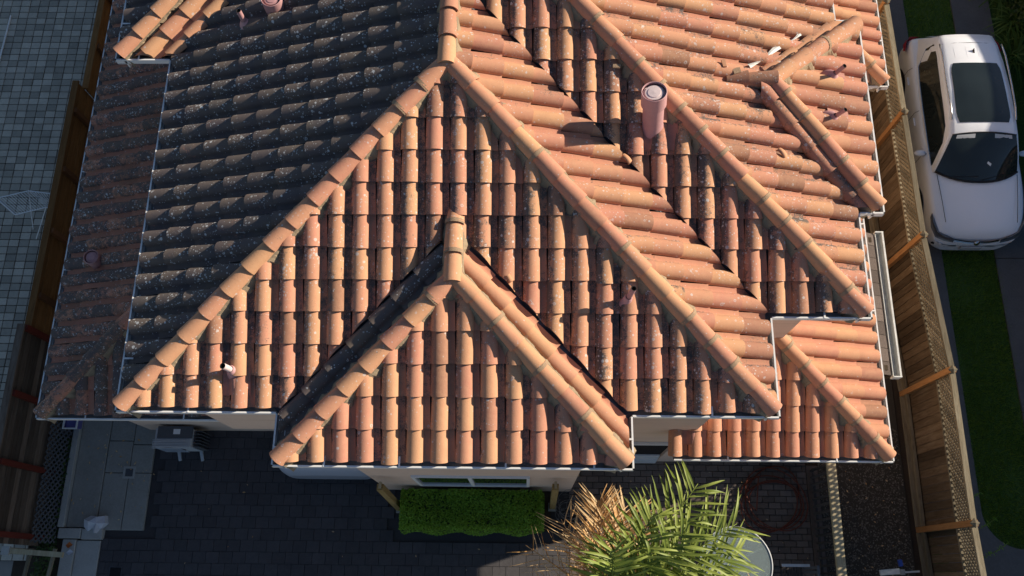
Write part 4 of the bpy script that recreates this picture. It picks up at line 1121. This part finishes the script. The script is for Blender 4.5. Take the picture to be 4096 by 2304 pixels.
tag(MB().tube([(-6.42, 9.70, .05), (-6.46, 7.9, .05)], .018, 8).build('white_pole', M['white']), 'long white pole lying on the grey pavers', 'pole')

# ------------------------------------------------------------------ patio: table, chair, hose
tb = thing('glass_table', (8.36, -1.55, 0), 'round glass garden table under the palm fronds', 'table')
tc = (8.36, -1.52, .72)
MB().lathe(tc, [(.001, .0), (.58, .0), (.585, .006), (.58, .012), (.001, .012)], 48).build('glass_top', M['table_glass'], tb, smooth=False)
MB().lathe(tc, [(.575, -.012), (.605, -.012), (.61, .012), (.60, .022), (.588, .022), (.586, -.0)], 48).build('metal_rim', M['acgrey'], tb, smooth=True)
for a in range(4):
    t = a * math.pi / 2 + .5
    MB().tube([(tc[0] + .5 * math.cos(t), tc[1] + .5 * math.sin(t), .71), (tc[0] + .3 * math.cos(t), tc[1] + .3 * math.sin(t), .4), (tc[0] + .48 * math.cos(t), tc[1] + .48 * math.sin(t), .03)], .016, 6).build('leg', M['acgrey'], tb)
ch = thing('patio_chair', (9.35, -1.75, 0), 'dark slatted patio chair right of the glass table', 'chair')
for i in range(7): MB().box((9.16 + i * .055, -1.95, .43), (9.20 + i * .055, -1.55, .45)).build('seat_slat', M['wood_dark'], ch, tint=(.5, .5, .5))
for i in range(6): MB().beam((9.56, -1.93 + i * .073, .45), (9.66, -1.93 + i * .073, .88), .04, .015, tint=T()).build('back_slat', M['acdark'], ch)
MB().beam((9.66, -1.97, .89), (9.66, -1.53, .89), .04, .04).build('top_rail', M['acdark'], ch)
for x, y in ((9.18, -1.94), (9.18, -1.56), (9.56, -1.94), (9.56, -1.56)): MB().beam((x, y, .03), (x, y, .45), .035, .035).build('leg', M['acdark'], ch)
for y in (-1.97, -1.53): MB().beam((9.14, y, .64), (9.6, y, .66), .045, .025).build('armrest', M['acgrey'], ch)
hz = MB(); pts = []
for i in range(150):
    t = i / 149 * 2 * math.pi * 4.6; rr = .47 + .07 * math.sin(t * .77) + .05 * math.sin(t * 2.1)
    pts.append((9.22 + .08 * math.sin(t * .31) + rr * math.cos(t), -.45 + .09 * math.cos(t * .43) + rr * 1.05 * math.sin(t), .045 + .012 * (i % 17) / 17 + .05 * i / 150))
pts += [(9.0, -.02, .12), (8.85, -.10, .06), (8.7, -.2, .05)]
tag(hz.tube(pts, .011, 6).build('garden_hose', M['hose'], smooth=True), 'coiled orange garden hose on the patio', 'hose')
bx = thing('plank_pile', (11.2, -1.6, 0), 'white painted planks with a bright blue cap at the bottom right', 'planks')
MB().beam((10.78, -1.63, .58), (11.10, -1.60, .60), .09, .05, tint=T()).build('plank', M['white_old'], bx)
MB().beam((11.15, -1.62, .55), (11.45, -1.60, .56), .03, .03).build('plank', M['white_old'], bx)
MB().box((11.10, -1.66, .2), (11.17, -1.57, .66)).build('upright', M['conc_light'], bx)
MB().beam((11.13, -1.52, .62), (11.11, -1.42, .64), .06, .05).build('blue_cap', M['brightblue'], bx)

# ------------------------------------------------------------------ palm
palm = thing('palm_tree', (5.95, -2.05, 0), 'feather palm with bright green fronds and dead brown fronds at the bottom edge', 'palm')
PB = Vector((5.95, -2.08, 3.55))
MB().tube([(5.95, -2.1, 0), (5.97, -2.1, 1.6), PB], [.16, .13, .11], 14).build('trunk', M['trunk'], palm, smooth=True)
def bez(a, b, c, t): return a * (1 - t) ** 2 + b * 2 * t * (1 - t) + c * t * t
def frond(tip, arch, n, ln, wd, mat, name, droop=.5, base=None, curl=.3, t0=.10, spread=1.0, sag=1.0, rmat='rachis', seed=0):
    rnd = random.Random(seed)
    base = base or PB; tip = Vector(tip); mid = base.lerp(tip, .5) + Vector((0, 0, arch))
    R = [bez(base, mid, tip, i / 16) for i in range(17)]
    mb = MB(); mb.tube(R, [.022 - .018 * i / 16 for i in range(17)], 6, tint=(.4, .4, .4))
    for i in range(n):
        t = t0 + (1 - t0) * (i + rnd.uniform(-.3, .3)) / n
        t = min(max(t, .02), .99)
        p = bez(base, mid, tip, t); d = (bez(base, mid, tip, min(1, t + .02)) - bez(base, mid, tip, t - .02)).normalized()
        side = d.cross(Vector((0, 0, 1))).normalized(); upv = side.cross(d)
        for sg in (-1, 1):
            l = ln * (1 - .55 * t ** 2.5) * (.55 + .45 * min(1, t * 4)) * rnd.uniform(.82, 1.1)
            fwd = rnd.uniform(.25, .9) + t * .5
            dv = (d * fwd + side * sg * spread * rnd.uniform(.8, 1.1) + upv * rnd.uniform(.0, .8)).normalized()
            q = p.copy(); pts_ = [q.copy()]; dirs = []; cur = dv.copy(); N = 7
            kink = rnd.randint(2, 5)
            for k in range(N):
                q = q + cur * (l / N); pts_.append(q.copy())
                if k == kink and rnd.random() < .65: cur = Vector((cur.x, cur.y, cur.z * .2 - .22 * sag)).normalized()
                cur = (cur + Vector((0, 0, -1)) * droop * sag * (.15 if k == kink else .09) + Vector((rnd.uniform(-1, 1), rnd.uniform(-1, 1), rnd.uniform(-1, 1))) * .09).normalized()
            tw = rnd.uniform(-curl, curl) + .25 * sg; tt = (rnd.random(), rnd.random(), 0)
            L_, R_, C_ = [], [], []
            for k, pp in enumerate(pts_):
                dd = (pts_[min(k + 1, N)] - pts_[max(0, k - 1)]).normalized()
                wv = dd.cross(Vector((0, 0, 1)))
                wv = wv.normalized() if wv.length > .05 else side
                ang = tw * (k / N * 2 - .3); un = wv.cross(dd).normalized()
                wv = wv * math.cos(ang) + un * math.sin(ang); un = wv.cross(dd).normalized()
                ww = wd * min(1, .35 + k / N * 3) * (1 - max(0, (k / N - .55) / .45) ** 1.6) * .5 + .0015
                L_.append(pp - wv * ww); R_.append(pp + wv * ww); C_.append(pp - un * ww * .35)
            mb.grid([L_, C_, R_], tt)
    o = mb.build(name, mat, palm, smooth=True)
    return o
GREEN = [((7.05, -.62, 4.6), .5, 22, .90, .031), ((7.55, -1.10, 4.45), .55, 24, 1.0, .031), ((7.60, -1.50, 4.2), .5, 24, 1.0, .031), ((7.35, -1.90, 4.0), .5, 22, 1.0, .031),
         ((6.45, -1.0, 4.65), .55, 24, .80, .030), ((7.35, -2.6, 3.8), .8, 20, .8, .040), ((5.9, -3.6, 4.0), .8, 18, .7, .040), ((4.5, -3.2, 4.0), .8, 18, .7, .040), ((5.95, -1.45, 4.6), .5, 20, .70, .030), ((7.65, -1.95, 3.6), .45, 22, .85, .034), ((6.9, -1.2, 4.6), .6, 18, .85, .034), ((6.6, -1.7, 4.3), .5, 18, .8, .034)]
for i, (tip, ar, n, ln, wd) in enumerate(GREEN): frond(tip, ar, n, ln, wd, M['palm'], 'frond', 1.05, seed=i + 3)
DEAD = [((5.85, -.75, 3.6), .35, 26, .75, .022), ((5.35, -1.0, 3.3), .35, 12, .75, .011), ((4.85, -1.35, 3.2), .3, 9, .70, .010), ((6.25, -.90, 3.5), .3, 26, .85, .028), ((5.0, -1.8, 3.1), .2, 8, .6, .010), ((5.6, -1.2, 3.2), .25, 18, .6, .016), ((6.15, -1.2, 3.5), .25, 24, .85, .026)]
for i, (tip, ar, n, ln, wd) in enumerate(DEAD):
    o = frond(tip, ar, n, ln, wd, M['dead'], 'dead_frond', .45, Vector((5.9, -2.05, 3.2)), 1.6, .2, .9, .8, seed=40 + i)
    o['label'] = 'dry brown dead frond'
fs_ = MB()
for i in range(60):
    a = PB + Vector((random.uniform(.9, 2.3), random.uniform(-.15, .25), random.uniform(-.5, 0)))
    d = Vector((random.uniform(-.2, .5), random.uniform(.2, .7), random.uniform(-.1, .3))) * .35
    fs_.grid([[a, a + d * .5 + Vector((0, 0, .03)), a + d], [a + Vector((.012, 0, 0)), a + d * .5 + Vector((.02, 0, .03)), a + d + Vector((.004, 0, 0))]], T())
fs_.build('flower_stalk', M['dead'], palm)

# ------------------------------------------------------------------ neighbour planting
sp = thing('strap_leaf_plant', (15.1, 9.2, 0), 'clump of long arching strap leaves at the top right corner', 'plant')
for cl_ in range(5):
    m = MB(); c = Vector((15.25 + random.uniform(-.5, .8), 8.7 + cl_ * .42, .02))
    for i in range(55):
        a = random.uniform(0, 6.28); l = random.uniform(.5, .95); el = random.uniform(.5, 1.3)
        q = c + Vector((random.uniform(-.1, .1), random.uniform(-.1, .1), 0)); cur = Vector((math.cos(a) * math.cos(el), math.sin(a) * math.cos(el), math.sin(el))); A_, B_ = [], []; tt = T()
        for k in range(7):
            wv = cur.cross(Vector((0, 0, 1))).normalized() * (.019 * (1 - (k / 6) ** 2) + .001); A_.append(q - wv); B_.append(q + wv)
            q = q + cur * l / 6; cur = (cur + Vector((0, 0, -.30))).normalized()
        m.grid([A_, B_], tt)
    m.build('leaf_clump', M['strap'], sp, smooth=True)
nh = thing('tall_hedge', (15.9, 4.5, 0), 'dark dense hedge along the far side of the driveway', 'hedge')
m = MB()
def nhs():
    y = random.uniform(-6, 12); top = 1.75 + .18 * math.sin(y * 1.7) + .12 * math.sin(y * 4.1 + 1)
    if random.random() < .55:
        z = random.uniform(.05, top); return (15.25 + .18 * math.sin(y * 2.3 + z * 2) + .12 * math.sin(z * 5 + y) + random.random() ** 2 * .3, y, z), (-1, 0, .3)
    return (random.uniform(15.2, 16.8), y, top - random.random() ** 2 * .2), (0, 0, 1)
leafcloud(m, 15000, nhs, .055)
m.build('foliage', M['bush'], nh)
MB().box((15.55, -5.9, .0), (16.7, 11.9, 1.6)).build('inner_foliage', M['bush'], nh, tint=(.2, .2, .2))
# neighbour's house east of the hedge, beyond the frame
ho = thing('neighbour_house', (21, 6, 0), 'neighbouring house with a low eave east of the driveway', 'house')
MB().box((19.0, -7, 0), (26, 24, 3.95)).build('wall', M['stucco'], ho)
MB().quads([(18.5, -7.5, 4.0), (22.3, -7.5, 5.6), (22.3, 24.5, 5.6), (18.5, 24.5, 4.0), (26.5, -7.5, 4.0), (26.5, 24.5, 4.0), (18.5, -7.5, 3.85), (18.5, 24.5, 3.85), (26.5, -7.5, 3.85), (26.5, 24.5, 3.85)],
           [(0, 1, 2, 3), (1, 4, 5, 2), (6, 0, 3, 7), (6, 7, 9, 8), (4, 8, 9, 5), (0, 6, 8, 4, 1), (3, 2, 5, 9, 7)]).build('roof', M['shingle'], ho, tint=(.5, .5, .5))
# spindly weeds by the fence foot on the right
for (x, y, s, lb) in ((12.15, -.62, 1, 'tall wispy weed growing beside the right fence post'), (12.35, -1.05, 2, 'wispy weed at the curved driveway edge'), (12.5, -1.45, 3, 'lowest wispy weed at the bottom right corner')):
    wdn = thing('wispy_weed', (x, y, 0), lb, 'weed', 'weeds along the fence foot')
    rnd = random.Random(s); A = Vector((x, y, .02)); tip = A + Vector((.62, .35, .35)); R = [bez(A, A + Vector((.25, .1, .4)), tip, i / 10) for i in range(11)]
    MB().tube(R, .006, 5).build('stem', M['strap'], wdn, tint=(.9, .5, .5))
    mm = MB()
    for i in range(40):
        t = rnd.uniform(.35, 1); p = bez(A, A + Vector((.25, .1, .4)), tip, t); d = Vector((rnd.uniform(-1, 1), rnd.uniform(-1, 1), rnd.uniform(-.3, .8))).normalized() * .06
        mm.quads([p, p + d * .5 + Vector((.008, 0, 0)), p + d, p + d * .5 - Vector((.008, 0, 0))], [(0, 1, 2, 3)], T())
    mm.build('leaves', M['hedge'], wdn)

# ------------------------------------------------------------------ cars
def car(name, label, paint, ox, oy, sgn, zoff=0.0, L=4.32):
    """body along Y: nose at Y=0. sgn=+1 puts the nose towards -Y (towards the viewer), sgn=-1 turns the car round"""
    root = thing(name, (ox, oy + sgn * L / 2, zoff), label, 'car')
    def W(x, y, z): return Vector((ox + sgn * x, oy + sgn * y, z + zoff))
    st = [(0.00, .60, .46, .52), (0.03, .70, .56, .66), (0.09, .77, .68, .77), (0.17, .82, .78, .86), (0.35, .875, .87, .945), (0.7, .91, .95, 1.02), (1.0, .922, .99, 1.06), (1.3, .925, 1.005, 1.07),
          (2.0, .93, 1.02, 1.06), (3.0, .93, 1.04, 1.08), (3.6, .925, 1.06, 1.1), (4.0, .90, 1.06, 1.12), (4.18, .86, 1.02, 1.08), (4.27, .80, .92, .98), (4.32, .70, .72, .76)]
    rows = []
    for y, wd, zs, zc in st:
        h = [(0, .22), (wd * .80, .22), (wd * .95, .30), (wd * .985, .45), (wd, .62), (wd * .992, zs - .16 if zs > .8 else zs - .06), (wd * .965, zs - .05), (wd * .90, zs - .0), (wd * .72, zs + (zc - zs) * .45), (wd * .40, zs + (zc - zs) * .85), (0, zc)]
        rows.append([W(x, y, z) for x, z in h] + [W(-x, y, z) for x, z in h[-2:0:-1]])
    b = MB(); b.grid(rows, closed=True); b.quads(rows[0], [tuple(range(len(rows[0])))]); b.quads(rows[-1], [tuple(range(len(rows[0])))[::-1]])
    b.build('body', paint, root, smooth=True, sub=1)
    # cabin shell
    cs = [(1.26, .80, 1.00, .795, 1.03, 1.03), (1.55, .82, 1.02, .70, 1.32, 1.35), (1.80, .83, 1.03, .625, 1.505, 1.56), (2.1, .835, 1.04, .605, 1.565, 1.62), (2.7, .835, 1.05, .60, 1.585, 1.645), (3.3, .82, 1.06, .575, 1.57, 1.635), (3.7, .79, 1.08, .545, 1.535, 1.60), (3.93, .74, 1.09, .50, 1.49, 1.55), (4.14, .70, 1.06, .56, 1.10, 1.12)]
    rows = []
    for y, wb, zb, wr, ze, zc in cs:
        h = [(wb, zb - .04), (wb - .005, zb), (wr + (wb - wr) * .12, ze - (ze - zb) * .10), (wr, ze), (wr * .85, ze + (zc - ze) * .5), (wr * .45, ze + (zc - ze) * .9), (0, zc)]
        rows.append([W(x, y, z) for x, z in h] + [W(-x, y, z) for x, z in h[-2::-1]])
    c = MB(); c.grid(rows); c.build('cabin', paint, root, smooth=True)
    # windscreen: curved base, laid just proud of the shell
    N = 12
    def ws(u, t):
        xb, xt = .765 * u, .585 * u
        yb = 1.03 + .24 * abs(u) ** 2.4; yt = 1.775 - .03 * u * u + .035
        zb = 1.075 - .05 * u * u; zt = 1.56 - .05 * u * u
        q = W(xb + (xt - xb) * t, yb + (yt - yb) * t, zb + (zt - zb) * t + .035 * math.sin(math.pi * t) + .012)
        return q
    g = MB(); g.grid([[ws(-1 + 2 * i / N, j / 6) for i in range(N + 1)] for j in range(7)])
    wsg = g.build('windscreen', M['car_glass'], root, smooth=True)
    # black rubber edge round the screen
    ed = [ws(-1 + 2 * i / N, 0) for i in range(N + 1)]; MB().tube(ed, .022, 6).build('cowl', M['rubber'], wsg, smooth=True)
    MB().tube([ws(-1 + 2 * i / N, 1) for i in range(N + 1)], .012, 6).build('seal', M['rubber'], wsg)
    MB().quads([ws(.12, .36), ws(.22, .30), ws(.245, .345), ws(.145, .40)], [(0, 1, 2, 3)]).quads([], []).build('paper_slip', M['white'], wsg).location = (0, 0, .006)
    for u0, u1 in ((-.62, -.05), (.05, .62)): MB().tube([ws(u0, .03) + Vector((0, 0, .012)), ws(u1, .10) + Vector((0, 0, .014))], .008, 5).build('wiper', M['rubber'], wsg)
    for sx in (-1, 1):
        MB().quads([ws(sx * .30, .88) , ws(sx * .85, .88), ws(sx * .85, .97), ws(sx * .30, .97)], [(0, 1, 2, 3)]).build('sun_visor', M['acgrey'], wsg).location = (0, 0, .003)
    # side glass
    for sx in (-1, 1):
        low, hi = [], []
        for k in range(9):
            y = 1.40 + (3.80 - 1.40) * k / 8
            def lerp_cs(y):
                for a, bb in zip(cs[:-1], cs[1:]):
                    if a[0] <= y <= bb[0]:
                        f = (y - a[0]) / (bb[0] - a[0]); return [a[i] + (bb[i] - a[i]) * f for i in range(6)]
            q = lerp_cs(y); wb, zb, wr, ze = q[1], q[2], q[3], q[4]
            wt, zt = wr + (wb - wr) * .12, ze - (ze - zb) * .10
            f0, f1 = .05, .93
            if k == 0: f1 = .25
            if k == 1: f1 = .88
            if k == 8: f0, f1 = .45, .85
            low.append(W(sx * (wb - .005 + (wt - wb + .005) * f0 + .007), y, zb + (zt - zb) * f0)); hi.append(W(sx * (wb - .005 + (wt - wb + .005) * f1 + .007), y, zb + (zt - zb) * f1))
        g = MB(); g.grid([low, hi] if sx * sgn > 0 else [hi, low]); g.build('side_window', M['car_glass'], root)
        MB().tube([p for p in low], .008, 5).build('window_trim', M['chrome'], root)
        # roof rail
        rl = [W(sx * (.60 - .03 * abs(t - .45)), 2.05 + 1.62 * t, 1.60 + .045 * min(1, 6 * min(t, 1 - t))) for t in [i / 12 for i in range(13)]]
        MB().tube(rl, .017, 8).build('roof_rail', M['chrome'], root, smooth=True)
        # mirror
        mc = W(sx * .985, 1.66, 1.02)
        mm = MB(); rr = []
        for i in range(9):
            t = -1 + 2 * i / 8; r = math.sqrt(max(0.0, 1 - t * t)); rr.append([mc + Vector((.115 * t * sx * sgn, r * .055 * math.cos(a), r * .07 * math.sin(a))) for a in [2 * math.pi * k / 10 for k in range(10)]])
        mm.grid(rr, closed=True); mir = mm.build('mirror', paint, root, smooth=True)
        MB().beam(mc + Vector((-.05 * sx * sgn, 0, -.03)), mc + Vector((-.17 * sx * sgn, .01, -.05)), .03, .03).build('mirror_stalk', M['rubber'], mir)
        # headlight
        hl = [W(sx * .42, .055, .70), W(sx * .60, .09, .715), W(sx * .74, .17, .755), W(sx * .845, .34, .845), W(sx * .862, .50, .90), W(sx * .875, .44, .83), W(sx * .85, .27, .745), W(sx * .76, .105, .665), W(sx * .58, .045, .625), W(sx * .42, .015, .62)]
        cen = sum(hl, Vector()) / len(hl)
        hl = [p + Vector((sx * sgn * .012, -sgn * .022, .016)) for p in hl]; cen = cen + Vector((sx * sgn * .03, -sgn * .045, .03))
        MB().quads(hl + [cen], [(i, (i + 1) % 10, 10) for i in range(10)]).build('headlight', M['lens'], root, smooth=True)
        # fog light slot, tail light
        MB().beam(W(sx * .50, .015, .40), W(sx * .74, .07, .46), .03, .06).build('bumper_slot', M['rubber'], root)
        tl = [W(sx * .58, 4.285, .93), W(sx * .80, 4.26, .96), W(sx * .895, 4.10, .99), W(sx * .935, 3.92, .98), W(sx * .93, 3.98, .88), W(sx * .885, 4.16, .82), W(sx * .80, 4.29, .80), W(sx * .58, 4.325, .82)]
        cen = sum(tl, Vector()) / 8 + Vector((sx * sgn * .04, sgn * .04, 0)); tl = [p + Vector((sx * sgn * .012, sgn * .015, 0)) for p in tl]
        if sgn > 0: MB().quads(tl + [cen], [(i, (i + 1) % 8, 8) for i in range(8)]).build('tail_light', M['red_lens'], root, smooth=True)
        # wheels and arches
        for wy in (.86, 3.46):
            c = W(sx * .80, wy, .345); ax = Vector((sx * sgn, 0, 0))
            tyre = MB().lathe(c, [(.20, -.10), (.33, -.10), (.345, -.06), (.345, .07), (.33, .105), (.21, .11), (.20, .08)], 28, axis=ax).build('wheel', M['rubber'], root, smooth=True, angle=rad(40))
            MB().lathe(c, [(.205, .085), (.19, .07), (.05, .095), (.001, .10)], 20, axis=ax).build('rim', M['acgrey'], tyre, smooth=True)
            for k in range(5):
                t = k * 2 * math.pi / 5; MB().beam(c + ax * .098, c + ax * .09 + Vector((0, math.cos(t) * .19, math.sin(t) * .19)), .04, .02).build('spoke', M['acgrey'], tyre)
            arc = MB(); k = 20; r0, r1 = .36, .43
            arc.grid([[c + ax * .134 + Vector((0, math.cos(math.pi * i / k - .0) * r, math.sin(math.pi * i / k) * r)) for i in range(k + 1)] for r in (.30, .415)]); arc.build('wheel_arch', M['rubber'], root)
        # door seams and handles
        for yy in (1.62, 2.55, 3.50):
            MB().tube([W(sx * (.932), yy, .34), W(sx * .939, yy, .62), W(sx * .928, yy + .02, .93), W(sx * .875, yy + .02, 1.02)], .004, 4).build('door_seam', M['rubber'], root)
        for yy in (2.32, 3.22): MB().beam(W(sx * .935, yy, .87), W(sx * .935, yy + .17, .88), .03, .025).build('door_handle', paint, root, bevel=.008)
        MB().tube([W(sx * .66, .28, .935), W(sx * .70, .7, 1.005), W(sx * .745, 1.2, 1.055)], .006, 4).build('bonnet_seam', M['rubber'], root)
    # panoramic roof
    def roofz(x, y):
        q = None
        for a, bb in zip(cs[:-1], cs[1:]):
            if a[0] <= y <= bb[0]:
                f = (y - a[0]) / (bb[0] - a[0]); q = [a[i] + (bb[i] - a[i]) * f for i in range(6)]
        wr, ze, zc = q[3], q[4], q[5]; return float(np.interp(abs(x), [0, wr * .45, wr * .85, wr], [zc, ze + (zc - ze) * .9, ze + (zc - ze) * .5, ze]))
    rows = []
    for j in range(13):
        y = 2.00 + 1.24 * j / 12; wd = .50 - .04 * j / 12
        if j in (0, 12): wd -= .05
        if j in (1, 11): wd -= .012
        rows.append([W(-wd + 2 * wd * i / 16, y, roofz(-wd + 2 * wd * i / 16, y) + .012) for i in range(17)])
    MB().grid(rows).build('sunroof', M['car_glass'], root, smooth=True)
    for x in (-.33, -.11, .11, .33): MB().beam(W(x, 3.38, roofz(x, 3.38) - .001), W(x, 3.62, roofz(x, 3.62) - .001), .010, .006).build('roof_rib', paint, root)
    MB().tube([W(-.52, 3.705, 1.545), W(-.3, 3.71, 1.585), W(0, 3.71, 1.602), W(.3, 3.71, 1.585), W(.52, 3.705, 1.545)], .004, 4).build('spoiler_seam', M['rubber'], root)
    f = MB(); p0 = roofz(.03, 3.52); f.quads([W(.0, 3.46, p0), W(.04, 3.46, p0), W(.032, 3.54, p0), W(.008, 3.54, p0), W(.02, 3.55, p0 + .05), W(.02, 3.52, p0 + .04)], [(0, 1, 5), (1, 2, 4, 5), (2, 3, 4), (3, 0, 5, 4)]); f.build('antenna_fin', M['rubber'], root)
    # rear glass
    MB().quads([W(-.47, 3.965, 1.475), W(.47, 3.965, 1.475), W(.60, 4.145, 1.14), W(-.60, 4.145, 1.14)], [(0, 1, 2, 3)]).build('rear_window', M['car_glass'], root)
    MB().beam(W(-.05, 4.16, 1.15), W(.22, 4.10, 1.28), .015, .015).build('rear_wiper', M['rubber'], root)
    # grille, badge, plate
    gr_ = MB(); gr_.grid([[W(x, .012 + .06 * (abs(x) / .44) ** 2, z) for x in [-.44 + .88 * i / 8 for i in range(9)]] for z in (.60, .70)]); gg = gr_.build('grille', M['rubber'], root); gg.location = (0, -sgn * .03, 0)
    for z in (.635, .67): MB().tube([W(x, -.028 + .06 * (abs(x) / .44) ** 2, z) for x in [-.42 + .84 * i / 8 for i in range(9)]], .006, 4).build('grille_bar', M['chrome'], root)
    MB().lathe(W(0, -.03, .655), [(.001, .012), (.05, .01), (.055, 0)], 16, axis=(0, -sgn, .5)).build('badge', M['chrome'], root, smooth=True)
    MB().box(tuple(min(a, b) for a, b in zip(W(-.20, -.04, .33), W(.20, -.015, .46))), tuple(max(a, b) for a, b in zip(W(-.20, -.04, .33), W(.20, -.015, .46)))).build('number_plate', M['acgrey'], root, bevel=.006)
    return root
car('parked_car', 'white sport utility car with panoramic glass roof parked behind the right fence', M['car_white'], 13.27, 4.30, 1)
car('garage_car', 'silver blue car backing out below the front wing, mostly hidden by the gutter', M['car_silver'], 1.42, 4.17, -1, L=4.32)
